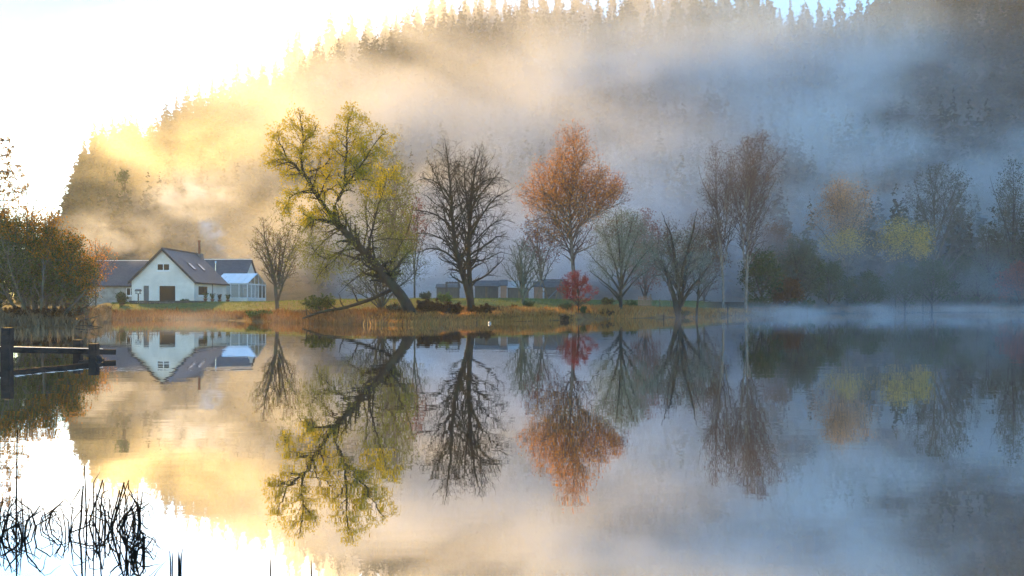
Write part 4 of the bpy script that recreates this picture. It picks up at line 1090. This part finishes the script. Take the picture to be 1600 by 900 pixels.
# ---- shrubs
def shrub(label, px, py, rx, ry, Y, mats, seed, n=1500, size=.13, name='shrub', cat='shrub', group=None, spiky=False):
    rs = np.random.RandomState(seed); s = Y / F
    X = (px - 800) * s; z = float(height(X, Y)); zb = CH + (HZ - py) * s
    o = empty(name, (X, Y, z))
    w, h = rx * s, max(ry * s, .25)
    st = []
    for k in range(26):
        a = rs.uniform(0, 6.28); q = rs.uniform(.2, 1) ** .5
        e = np.array([math.cos(a) * w * q * .85, math.sin(a) * w * q * .85, h * (1.02 - .5 * q * q) * rs.uniform(.8, 1.08)])
        b = np.array([math.cos(a) * w * q * .3, math.sin(a) * w * q * .3, -.1])
        m = (b + e) / 2 + np.array([0, 0, h * .08]); P = resample(np.array([b, m, e]), 6) + rs.normal(0, .02, (6, 3))
        st.append((P, np.linspace(.022, .006, 6)))
    tw = sprout(rs, st, max(.16, w * .12), .2, .42, .15, max(.3, w * .55), (25, 60), up=.2, nseg=3, wig=.2, rmin=.005)
    v, f = tubes(pack(st, 4) + pack(tw, 3)); link('stems', np_mesh('stems', v, f, M['twig_brown'], True), o)
    pts = twig_points(rs, tw, n, .05, .3); pts = pts[pts[:, 2] > -.05]
    v, f = leaf_quads(rs, pts, size, squash=.22 if spiky else .6)
    mi = rs.choice(len(mats), len(f)) if len(mats) > 1 else np.zeros(len(f), int)
    tag(link('foliage', np_mesh('foliage', v, f, mats=mats, midx=mi), o), kind='stuff')
    tag(o, label, cat, group)
L_bracken = leaf_mat('bracken', [(.045, .028, .016), (.07, .04, .02), (.03, .02, .012), (.11, .06, .025)], .25)
SHR = [
 ('rounded pale green bush left of the bare tree', 694, 470, 13, 17, 84, [L_pale], 1, 2400, .13),
 ('dim grey green bush behind the dark bracken', 665, 470, 11, 12, 88, [L_grey], 2, 1400, .13),
 ('dark green bush under the small bare tree', 826, 472, 12, 11, 88, [L_green], 3, 1600, .12),
 ('small dark russet mound, rightmost of three on the lawn', 803, 474, 8, 9, 84, [L_bracken], 4, 1200, .11),
 ('small dark russet mound, middle of three on the lawn', 781, 475, 7, 6, 82, [L_bracken], 5, 900, .11),
 ('small dark russet mound, nearest the bare tree trunk', 760, 475, 8, 7, 80, [L_bracken], 6, 900, .11),
 ('dark green dome shaped bush left of the red maple', 884, 474, 11, 11, 90, [L_green], 7, 1700, .11),
 ('small spiky dark plant right of the red maple', 911, 478, 6, 11, 88, [L_green], 8, 700, .16),
 ('reddish green bush left of the lichen covered tree', 949, 474, 12, 14, 100, [L_bracken, L_dull], 9, 1700, .13),
 ('dark green bush right of the lichen covered tree', 985, 477, 14, 14, 99, [L_green], 10, 2200, .13),
 ('grey green bush left of the house wall', 190, 474, 11, 21, 100, [L_grey, L_green], 11, 2200, .15),
 ('dark clump of plants at the foot of the gable', 288, 474, 9, 6, 104, [L_green], 12, 900, .12),
 ('dark brown bracken bank right of the leaning trunk', 668, 495, 24, 26, 69, [L_bracken], 13, 7000, .13),
 ('dark bracken mound under the bare tree', 704, 493, 24, 22, 71, [L_bracken], 14, 6500, .13),
 ('bracken mound right of the bare tree foot', 750, 492, 26, 16, 75, [L_bracken], 15, 5200, .13),
 ('low brown shrub on the bank below the maple', 880, 487, 14, 7, 82, [L_bracken], 16, 1400, .11),
 ('low brown tuft at the water left of the lichen covered tree', 946, 491, 14, 8, 90, [L_bracken], 17, 1400, .11),
 ('green sedge clump on the shore before the conservatory', 404, 498, 26, 11, 78, [L_green, L_pale], 18, 2600, .14),
 ('leafy green bush on the bank at the end of the fallen branch', 500, 489, 34, 27, 75, [L_green, L_dull], 19, 4200, .13),
 ('dark tangle at the foot of the leaning trunk', 622, 494, 20, 14, 71, [L_bracken, L_grey], 20, 2200, .12),
 ('reed brown tangle at the base of the willow thicket', 66, 511, 64, 22, 59, [L_bracken], 22, 5200, .12),
 ('low dark bush on the shore under the stout tree', 1064, 491, 20, 9, 101, [L_bracken, L_green], 23, 1700, .12),
 ('dark bush below the tall birches', 1186, 488, 26, 26, 126, [L_green], 24, 2600, .17),
 ('dark rounded bush near the right end of the shore', 1500, 487, 34, 24, 164, [L_green], 25, 2600, .2),
 ('pale grey bush at the far right shore', 1560, 487, 18, 13, 163, [L_grey], 26, 1400, .18),
 ('dim bush on the shore below the yellow trees', 1350, 487, 28, 16, 152, [L_green], 27, 2000, .18),
 ('dark bush behind the low rail fence', 1252, 487, 26, 22, 132, [L_green], 28, 2300, .17),
]
for a in SHR: shrub(*a)
simple_tree('red_maple', 'small red leaved maple on the garden bank', 'maple', (904, 482), 89, [(902,424,0),(882,438,.3),(926,446,.3),(874,454,.25),(934,458,.25),(892,428,.4),(914,430,.4),(888,466,.22),(924,468,.22)],
    [(900,440,24,17,0),(884,454,16,12,0),(922,456,16,12,0),(904,462,24,9,0)], .08, [(4200, .12, .14, L_red, [(902,448,36,26,0)])], M['bark_wet'], M['bark_wet'], 73)
def fallen_branch():
    Y = 70; s = Y / F
    pts = [(618, 450, 0, .15), (580, 468, -.6, .14), (540, 481, -1.0, .12), (505, 488, -1.6, .10), (482, 497, -2.0, .07)]
    b = at(482, 497, Y); o = empty('fallen_branch', (b.x, Y - 2.0, b.z))
    a = np.array([((p[0] - 482) * s, p[2] + 2.0, (497 - p[1]) * s, p[3]) for p in pts]); q = resample(a, 16)
    rs = np.random.RandomState(4)
    main = [(q[:, :3], q[:, 3])]
    br = sprout(rs, main, .55, .3, .22, .6, 1.6, (40, 80), up=.25, nseg=5, wig=.2, rmin=.015)
    b2 = sprout(rs, br, .35, .2, .5, .3, .8, (30, 60), up=.1, nseg=4, wig=.2, rmin=.01)
    v, f = tubes(pack(main, 8)); link('limb', np_mesh('limb', v, f, M['bark_wet'], True), o)
    v, f = tubes(pack(br, 4) + pack(b2, 3)); link('branches', np_mesh('branches', v, f, M['bark_wet'], True), o)
    tag(o, 'long broken limb sloping from the leaning trunk down to the water', 'branch')
fallen_branch()

# ---- things by the house
def pot(px, py, Y, kind, label, seed):
    rs = np.random.RandomState(seed); s = Y / F; z = ground_z(px, Y)
    o = empty('plant_pot', ((px - 800) * s, Y, z))
    MB().tube([(0, 0, -.03), (0, 0, .06), (0, 0, .10), (0, 0, .36), (0, 0, .42), (0, 0, .44)], [.22, .20, .11, .24, .29, .27], 12).build('pot', M['clay'], o, True)
    MB().tube([(0, 0, .40), (0, 0, .9)], [.03, .02], 6).build('stem', M['bark_wet'], o)
    c = rs.normal(0, 1, (260, 3)); c /= np.linalg.norm(c, axis=1, keepdims=True); hh = rs.uniform(0, 1, (260, 1)) ** .8
    pts = c * np.array([.34, .34, .06]) * (.25 + .75 * hh) * (1 if kind else .8) + hh * np.array([[0, 0, .62]]) + np.array([0, 0, .46]) + rs.normal(0, .03, (260, 3))
    v, f = leaf_quads(rs, pts, .13); tag(link('foliage', np_mesh('foliage', v, f, L_green if kind else L_bracken), o), kind='stuff')
    tag(o, label, 'potted plant', 'potted plants along the side wall')
pot(321, 474, 107, 1, 'potted bush left of the downpipe under the side window', 1)
pot(332, 473, 109.5, 1, 'potted bush right next to the downpipe', 2)
pot(343, 471, 112, 0, 'potted plant between the downpipe and the conservatory', 3)
pot(356, 470, 116, 1, 'potted bush at the corner of the conservatory', 4)
def bird_table():
    Y = 104.5; s = Y / F; o = empty('bird_table', ((216 - 800) * s, Y, ground_z(216, Y)))
    MB().box(-.05, .05, -.05, .05, -.3, 1.15).build('post', M['timber_dark'], o)
    MB().box(-.28, .28, -.22, .22, 1.151, 1.19).build('tray', M['timber_dark'], o)
    for x in (-.24, .2):
        for y in (-.18, .14): MB().box(x, x + .04, y, y + .04, 1.191, 1.45).build('roof_post', M['timber_dark'], o)
    r = MB(); r.slab([(-.33, -.26, 1.451), (.33, -.26, 1.451), (.33, 0, 1.66), (-.33, 0, 1.66)], (0, 0, .03)); r.slab([(.33, .26, 1.451), (-.33, .26, 1.451), (-.33, .001, 1.66), (.33, .001, 1.66)], (0, 0, .03)); r.build('roof', M['shed_grey'], o)
    tag(o, 'dark bird table on a post before the grey door', 'bird table')
bird_table()
def low_wall():
    Y = 103.6; s = Y / F; x0, x1 = (204 - 800) * s, (318 - 800) * s; z = ground_z(260, Y)
    o = empty('garden_wall', (x0, Y, z))
    rs = np.random.RandomState(2); x = 0.0
    for row, (h0, h1) in enumerate(((-.25, .12), (.125, .36))):
        x = 0.0 if row == 0 else -.2
        while x < x1 - x0:
            w = rs.uniform(.45, .9)
            MB().box(x, min(x + w - .025, x1 - x0), rs.uniform(-.03, .02), .32, h0 + rs.uniform(0, .01), h1 - rs.uniform(0, .03)).build('stone', M['wall_stone'], o)
            x += w
    tag(o, 'low dark stone wall along the front of the house', 'wall')
M['wall_stone'] = noise_mat('dark_wall_stone', (.045, .05, .05), (.09, .095, .09), 2, .95, .5)
low_wall()

# ---- broken timber fence in the water, nearest thing at the left
def broken_fence():
    o = empty('broken_fence', at(80, 562, 24).xy.to_3d())
    ox, oy = o.location.x, o.location.y
    def post(px, Y, top_py, w, lean=0):
        p = at(px, top_py, Y); x = p.x - ox; y = Y - oy
        m = MB().add([], [])
        m.slab([(x - w/2, y - w/2, -.95), (x + w/2, y - w/2, -.95), (x + w/2, y + w/2, -.95), (x - w/2, y + w/2, -.95)], (lean, 0, .95 + p.z))
        return m.build('post', M['timber_dark'], o, bevel=.012)
    post(10, 22.2, 512, .215, .03); post(122, 25.2, 531, .205); post(148, 24.0, 537, .215, -.02)
    a = at(-40, 545.5, 22.6); b = at(180, 550, 24.9); off = Vector((ox, oy, 0))
    rail = MB().bar(a - off, b - off, .16, .15).build('rail', M['timber_dark'], o, bevel=.012)
    t = (b - a).normalized()
    MB().bar(a - off + Vector((0, .01, .0825)), b - off - t * .35 + Vector((0, .01, .0825)), .15, .012).build('white_strip', M['rail_white'], rail)  # thin white strip along the top face of the rail
    c = at(126, 549, 25.1); d = at(162, 562, 23.6)
    MB().tube([c - off, c.lerp(d, .8) - off, d - off], [.08, .075, .02], 8).build('broken_peg', M['timber_dark'], o)
    tag(o, 'black broken timber fence standing in the shallow water at left', 'fence')
broken_fence()
def drift_branch():
    Y = 56.5; o = empty('drift_branch', at(140, 512, Y).xy.to_3d()); s = Y / F
    m = MB(); m.tube([(-22 * s, 0, .08), (-4 * s, .1, .16), (8 * s, 0, .08), (20 * s, 0, .01)], [.03, .03, .025, .012], 6)
    m.build('limb', M['bark_wet'], o)
    MB().tube([(-4 * s, .1, .15), (-5 * s, .1, .34), (-6.5 * s, .1, .45)], [.022, .016, .008], 5).build('twig', M['bark_wet'], o)
    MB().tube([(19 * s, 0, .02), (4 * s, .3, .05), (-10 * s, .6, .02)], [.012, .015, .01], 5).build('twig', M['bark_wet'], o)
    tag(o, 'thin dead branch lying in the water off the left bank', 'branch')
drift_branch()

# ---- grass along the bank and reeds
L_russet = leaf_mat('russet_grass', [(.17, .08, .03), (.26, .13, .045), (.12, .06, .025), (.30, .19, .08)], .4)
L_gold = leaf_mat('golden_grass', [(.56, .27, .07), (.66, .38, .12), (.44, .19, .05), (.30, .24, .08)], .5)
L_lawn = leaf_mat('lawn_grass', [(.10, .14, .035), (.15, .19, .05), (.20, .22, .08)], .4)
L_reed = leaf_mat('dry_reed', [(.16, .12, .07), (.24, .18, .11), (.10, .075, .045)], .3)
def blades(rs, X, Y, z, h, w, lean):
    n = len(X); a = rs.uniform(0, 6.28, n)
    dx, dy = np.cos(a) * w / 2, np.sin(a) * w / 2
    lx, ly = rs.normal(0, lean, n) * h, rs.normal(0, lean, n) * h
    v = np.stack([np.stack([X - dx, Y - dy, z - .04], -1), np.stack([X + dx, Y + dy, z - .04], -1), np.stack([X + lx + dx * .2, Y + ly + dy * .2, z + h], -1), np.stack([X + lx * .4 - dx * .8, Y + ly * .4 - dy * .8, z + h * .55], -1)], 1)
    return v.reshape(-1, 3), np.arange(n * 4).reshape(n, 4)
def grass(name, label, n, px_r, s_r, h_r, w, mat, seed, lean=.25, pw=1.0, clump=True):
    rs = np.random.RandomState(seed)
    px = rs.uniform(*px_r, n * 2); s = s_r[0] + (s_r[1] - s_r[0]) * rs.uniform(0, 1, n * 2) ** pw
    w_ = (px_r[1] - px_r[0]) * .22
    if px_r[0] > 200:
        k0 = rs.uniform(0, 1, n * 2) < np.clip((px - px_r[0]) / w_, 0, 1) * np.clip((px_r[1] - px) / w_, 0, 1); px, s = px[k0], s[k0]
    Y = tab(SH, px) + s; X = (px - 800) / F * Y
    if clump:
        k = wav(X * 4 + seed, Y * 4) + wav(X * 11, Y * 9 + seed) * .7; keep = k > rs.normal(-.15, .35, len(k)); px, s, Y, X = px[keep], s[keep], Y[keep], X[keep]
    X, Y = X[:n], Y[:n]; z = height(X, Y); ok = z > -.12; X, Y, z = X[ok], Y[ok], z[ok]
    h = rs.uniform(*h_r, len(X)) * (1 + .3 * wav(X * 3, Y * 3))
    v, f = blades(rs, X, Y, np.maximum(z, -.05), h, w, lean)
    tag(link(name, np_mesh(name, v, f, mat)), label, 'grass', kind='stuff')
grass('russet_grass', 'rough russet grass along the far shore', 26000, (168, 1330), (.1, 9), (.2, .6), .05, L_russet, 1, pw=1.3)
grass('golden_grass', 'golden reed grass fringing the water below the leaning tree', 16000, (560, 1120), (-.3, 2.2), (.2, .5), .05, L_gold, 2)
L_flame = leaf_mat('flame_grass', [(.42, .18, .04), (.54, .26, .06), (.30, .12, .03), (.56, .36, .13), (.26, .22, .08)], .5)
grass('orange_grass', 'bright orange dead grass along the garden shore', 16000, (770, 1180), (.2, 5.5), (.25, .7), .05, L_flame, 6, pw=1.2)
grass('lawn_grass', 'short green grass of the lawns', 26000, (175, 1100), (6, 30), (.06, .14), .06, L_lawn, 3, clump=False)
grass('pale_reeds', 'pale dry reeds along the right shore', 5000, (1190, 1640), (-.2, 3), (.4, 1.0), .06, L_reed, 4, .15)
grass('left_bank_grass', 'dry brown grass at the edge of the left bank', 16000, (-150, 172), (-.5, 12), (.3, .8), .04, L_reed, 5)
def reed_bed():
    rs = np.random.RandomState(9); n = 260
    px = rs.uniform(-30, 260, n); Y = rs.uniform(38, 54, n) + (px < 150) * 0; X = (px - 800) / F * Y
    h = rs.uniform(.12, .42, n)
    v, f = blades(rs, X, Y, np.zeros(n), h, .03, .12)
    tag(link('reed_stubble', np_mesh('reed_stubble', v, f, L_reed)), 'sparse reed stubble poking out of the water off the left bank', 'reeds', kind='stuff')
reed_bed()
L_black = noise_mat('wet_black_reed', (.004, .004, .003), (.014, .012, .009), 6, .9, spec=.05)
def blade_mesh(pts, w):
    pts = [Vector(p) for p in pts]; v, f = [], []
    for i, p in enumerate(pts):
        t = (pts[min(i + 1, len(pts) - 1)] - pts[max(i - 1, 0)]).normalized()
        s = t.cross(Vector((0, 1, .15))).normalized(); q = s.cross(t)
        ww = w * (1 - .85 * (i / (len(pts) - 1)) ** 2)
        v += [p - s * ww / 2, p + q * ww * .18, p + s * ww / 2]
    for i in range(len(pts) - 1):
        b = i * 3; f += [(b, b+1, b+4, b+3), (b+1, b+2, b+5, b+4)]
    me = bpy.data.meshes.new('blade'); me.from_pydata([tuple(x) for x in v], [], f); me.materials.append(L_black); me.update()
    return me
def reed_clump(label, px0, px1, Y, n, seed, stalks, bent):
    rs = np.random.RandomState(seed); s = Y / F
    cx = ((px0 + px1) / 2 - 800) * s
    o = empty('reed_clump', (cx, Y, 0))
    for (px, py, dy, lean) in stalks:
        zt = CH - (py - HZ) * s; x = (px - 800) * s - cx
        m = MB().tube([(x - lean, dy, -.2), (x - lean * .5, dy, zt * .4), (x, dy, zt)], [.0065, .005, .003], 6); m.build('stalk', L_black, o)
    for (b, k1, e, w) in bent:       # base px, kink (px, py), end (px, py): blades bent over
        dy = rs.uniform(-.25, .25)
        def q(px, py): return Vector(((px - 800) * s - cx, dy, CH - (py - HZ) * s))
        B = Vector(((b + rs.normal(0, 14) - 800) * s - cx, dy, -.15)); K = q(*k1); E = q(*e)
        pts = [B, B.lerp(K, .5) + Vector((rs.uniform(-.012, .012), 0, 0)), B.lerp(K, .85), K, K.lerp(E, .25) + Vector((0, 0, .006)), K.lerp(E, .65), E]
        link('blade', blade_mesh(pts, w * .6), o)
    roots = [(px0 + (px1 - px0) * (j + rs.uniform(.1, .9)) / 4, rs.uniform(-.3, .3)) for j in range(4)]
    for i in range(n):
        rx, dy = roots[i % 4]; x = (rx + rs.normal(0, 3.5) - 800) * s - cx; dy += rs.normal(0, .04)
        h = rs.uniform(.05, .22); dx = rs.normal(0, .10); sg = np.sign(dx)
        B = Vector((x, dy, -.12)); A = Vector((x + dx * rs.uniform(.2, .6), dy, h * rs.uniform(.4, .65)))
        K = Vector((x + dx, dy + rs.normal(0, .03), h)); fold = rs.uniform()
        if fold < .62: E = Vector((x + dx + sg * rs.uniform(.01, .07), dy + rs.normal(0, .04), h * rs.uniform(.1, .55)))
        elif fold < .86: E = Vector((x + dx + sg * rs.uniform(.06, .17), dy + rs.normal(0, .05), max(h - rs.uniform(.02, .12), .004)))
        else: E = Vector((x + dx * 1.5, dy, h + rs.uniform(.02, .08)))
        pts = [B, A, A.lerp(K, .6) + Vector((dx * .06, 0, .0)), K, K.lerp(E, .25) + Vector((sg * .010, 0, .004)), K.lerp(E, .6), E]
        link('blade', blade_mesh(pts, rs.uniform(.005, .011)), o)
    tag(o, label, 'reeds', 'black reeds in the foreground water')
reed_clump('black bent reeds at the lower left corner with one tall stalk', -20, 78, 5.85, 40, 3, [(27, 672, 0, .01), (20, 782, .1, -.02)],
    [(20, (26, 802), (52, 791), .016), (10, (18, 800), (24, 784), .012), (60, (76, 802), (82, 834), .012), (58, (70, 804), (78, 828), .014), (30, (14, 808), (-14, 842), .012), (44, (36, 806), (48, 838), .012)])
reed_clump('large tangle of black bent reeds left of the lower middle', 118, 208, 5.9, 40, 5, [(132, 728, 0, -.02), (140, 775, .1, .01)],
    [(138, (146, 752), (124, 784), .024), (140, (147, 754), (157, 737), .014), (142, (146, 756), (150, 786), .02), (170, (182, 762), (198, 752), .018), (178, (197, 752), (199, 786), .022), (176, (195, 753), (192, 784), .014),
     (172, (182, 768), (184, 800), .018), (150, (150, 773), (180, 773), .012), (195, (204, 783), (224, 790), .014), (190, (213, 782), (216, 812), .014), (160, (172, 795), (158, 812), .02), (168, (178, 790), (194, 820), .02), (175, (180, 788), (168, 836), .012), (140, (120, 806), (112, 846), .012), (192, (200, 802), (206, 826), .014)])
reed_clump('small looping reeds in front of the large tangle', 196, 216, 5.25, 14, 8, [], [(206, (220, 852), (228, 872), .014), (200, (214, 856), (222, 876), .012)])
def lone_stalk(px, py, by, label, seed, tips):
    Y = CH * F / (by - HZ); s = Y / F; o = empty('reed_stalk', ((px - 800) * s, Y, 0))
    for (dx, ty) in tips:
        zt = CH - (ty - HZ) * s
        MB().tube([(dx * .3 * s, 0, -.15), (dx * .6 * s, 0, zt * .5), (dx * s, 0, zt)], [.0045, .004, .002], 5).build('stalk', L_black, o)
    tag(o, label, 'reeds', 'black reeds in the foreground water')
lone_stalk(268, 860, 892, 'pair of short crossed reed stalks right of the large tangle', 1, [(-3, 860), (2, 864)])
lone_stalk(280, 858, 890, 'small double reed stalk, third group from the left', 2, [(-2, 859), (5, 857), (1, 866)])
lone_stalk(422, 873, 905, 'single short reed stalk at the bottom edge', 3, [(1, 873)])
lone_stalk(487, 876, 910, 'rightmost tiny reed stalk at the bottom edge', 4, [(-1, 876)])
# ---------------------------------------------------------------- the air
def haze():
    m = bpy.data.materials.new('haze'); m.use_nodes = True
    nt = m.node_tree; nt.nodes.remove(nt.nodes['Principled BSDF'])
    v = nt.nodes.new('ShaderNodeVolumePrincipled')
    v.inputs['Color'].default_value = HAZE_C
    v.inputs['Density'].default_value = HAZE_D
    v.inputs['Anisotropy'].default_value = HAZE_G
    nt.links.new(v.outputs[0], nt.nodes['Material Output'].inputs['Volume'])
    o = MB().box(-600, 600, -60, 720, -2.2, 190).build('haze', m)
    tag(o, 'thin morning haze filling the air over the lake', 'haze', kind='stuff')
HAZE_D, HAZE_G, HAZE_C = 0.00030, 0.30, (.80, .90, 1.0, 1)
BLUE = (.74, .89, 1.0, 1)  # blue skylight on the shaded right-hand mists, put into the volume colour
haze()
def ico(name, mat):
    import bmesh
    bm = bmesh.new(); bmesh.ops.create_icosphere(bm, subdivisions=3, radius=1.0)
    me = bpy.data.meshes.new(name); bm.to_mesh(me); bm.free(); me.materials.append(mat); return me
def mist(name, label, cat, c, r, dens, L, lo=.42, hi=.66, g=.5, rot=0.0, colr=(.93, .96, 1.0, 1), seed=0.0, edge=.9, step=1.0):
    m = bpy.data.materials.new(name); m.use_nodes = True
    nt = m.node_tree; nt.nodes.remove(nt.nodes['Principled BSDF'])
    N = nt.nodes.new; Lk = nt.links.new
    tc = N('ShaderNodeTexCoord')
    ln = N('ShaderNodeVectorMath'); ln.operation = 'LENGTH'; Lk(tc.outputs['Object'], ln.inputs[0])
    en = N('ShaderNodeMapRange'); en.interpolation_type = 'SMOOTHSTEP'
    en.inputs['From Min'].default_value = 1.0; en.inputs['From Max'].default_value = 1.0 - edge
    Lk(ln.outputs['Value'], en.inputs['Value'])
    mp = N('ShaderNodeMapping'); mp.inputs['Scale'].default_value = (r[0] / L, r[1] / L, r[2] / L * 1.6); mp.inputs['Location'].default_value = (seed, seed * 1.7, seed * .6)
    Lk(tc.outputs['Object'], mp.inputs[0])
    nz = N('ShaderNodeTexNoise'); nz.inputs['Scale'].default_value = 1.0; nz.inputs['Detail'].default_value = 3.5; nz.inputs['Roughness'].default_value = .55
    nz.inputs['Distortion'].default_value = .5
    Lk(mp.outputs[0], nz.inputs['Vector'])
    rg = N('ShaderNodeMapRange'); rg.interpolation_type = 'SMOOTHSTEP'
    rg.inputs['From Min'].default_value = lo; rg.inputs['From Max'].default_value = hi
    Lk(nz.outputs[0], rg.inputs['Value'])
    mu = N('ShaderNodeMath'); mu.operation = 'MULTIPLY'; Lk(en.outputs[0], mu.inputs[0]); Lk(rg.outputs[0], mu.inputs[1])
    md = N('ShaderNodeMath'); md.operation = 'MULTIPLY'; Lk(mu.outputs[0], md.inputs[0]); md.inputs[1].default_value = dens
    v = N('ShaderNodeVolumePrincipled'); v.inputs['Color'].default_value = colr; v.inputs['Anisotropy'].default_value = g
    Lk(md.outputs[0], v.inputs['Density'])
    Lk(v.outputs[0], nt.nodes['Material Output'].inputs['Volume'])
    m.cycles.volume_step_rate = step
    o = link(name, ico(name, m)); o.location = c; o.scale = r; o.rotation_euler = (0, rot, 0)
    tag(o, label, cat, kind='stuff')
    return o
mist('hill_mist', 'broad bank of mist drifting across the upper hillside', 'mist', at(790, 160, 240), (130, 50, 42), .028, 44, .34, .66, .34, rot=R(3))
mist('golden_mist', 'sunlit golden mist over the left shoulder of the hill', 'mist', at(370, 205, 245), (84, 40, 29), .028, 32, .38, .68, .55, seed=3)
mist('glow_mist', 'bright mist filling the gap left of the hill', 'mist', at(40, 260, 470), (130, 60, 75), .006, 60, .20, .70, .60, seed=31)
mist('valley_mist', 'grey veil of mist hanging behind the bank trees', 'mist', at(880, 330, 168), (58, 26, 34), .036, 28, .30, .70, .48, seed=7)
mist('bank_mist', 'pale mist lying behind the garden sheds', 'mist', at(790, 400, 140), (62, 13, 17), .13, 14, .30, .70, .5, seed=11)
mist('blue_mist', 'blue grey mist hanging behind the trees on the right', 'mist', at(1380, 310, 222), (90, 24, 38), .046, 28, .36, .68, .0, colr=BLUE, seed=2)
mist('smoke_cloud', 'white cloud of chimney smoke drifting above the house', 'smoke', at(298, 305, 150), (11.5, 6, 5.6), .24, 4.2, .38, .66, .35, seed=5)
mist('smoke_bank', 'grey smoke drifting over the left wing of the house', 'smoke', at(168, 372, 112), (10, 5, 5), .13, 4.0, .38, .66, .3, seed=8)
mist('smoke_plume', 'thin smoke rising from the steel flue beside the conservatory', 'smoke', at(333, 364, 128), (2.2, 2.0, 4.2), .50, 2.2, .36, .66, .55, rot=R(-32), seed=4)
mist('water_mist', 'low white mist lying on the water along the right shore', 'mist', (40, 110, .2), (95, 44, 2.0), .036, 6, .44, .76, .2, seed=9, edge=1.0)
mist('house_water_mist', 'low white mist on the water before the house', 'mist', (-30, 68, .2), (40, 20, 1.2), .022, 5, .44, .76, .2, seed=12, edge=1.0)
mist('pale_mist', 'bright patch of mist between the leaning tree and the bare tree', 'mist', at(676, 436, 122), (11, 6, 5.5), .22, 7, .28, .64, .4, seed=6)
mist('ridge_mist', 'pale blue mist veiling the upper right hillside', 'mist', at(1215, 140, 268), (100, 38, 45), .036, 34, .30, .68, .0, colr=BLUE, seed=15)
mist('skyline_mist', 'thin mist dissolving the spruces along the skyline', 'mist', at(860, 75, 380), (250, 45, 38), .024, 50, .30, .70, .5, seed=21)
mist('shore_mist', 'thin blue mist drifting at the foot of the right shore trees', 'mist', at(1400, 440, 150), (62, 14, 8), .022, 14, .34, .70, .0, colr=BLUE, seed=27)
mist('grove_mist', 'grey mist rising behind the stout tree and the tall birches', 'mist', at(1020, 372, 148), (60, 13, 23), .06, 16, .30, .70, .2, seed=33)
mist('slope_mist', 'soft mist on the lower slope behind the leaning tree', 'mist', at(430, 345, 180), (48, 20, 19), .035, 20, .34, .70, .4, seed=35)
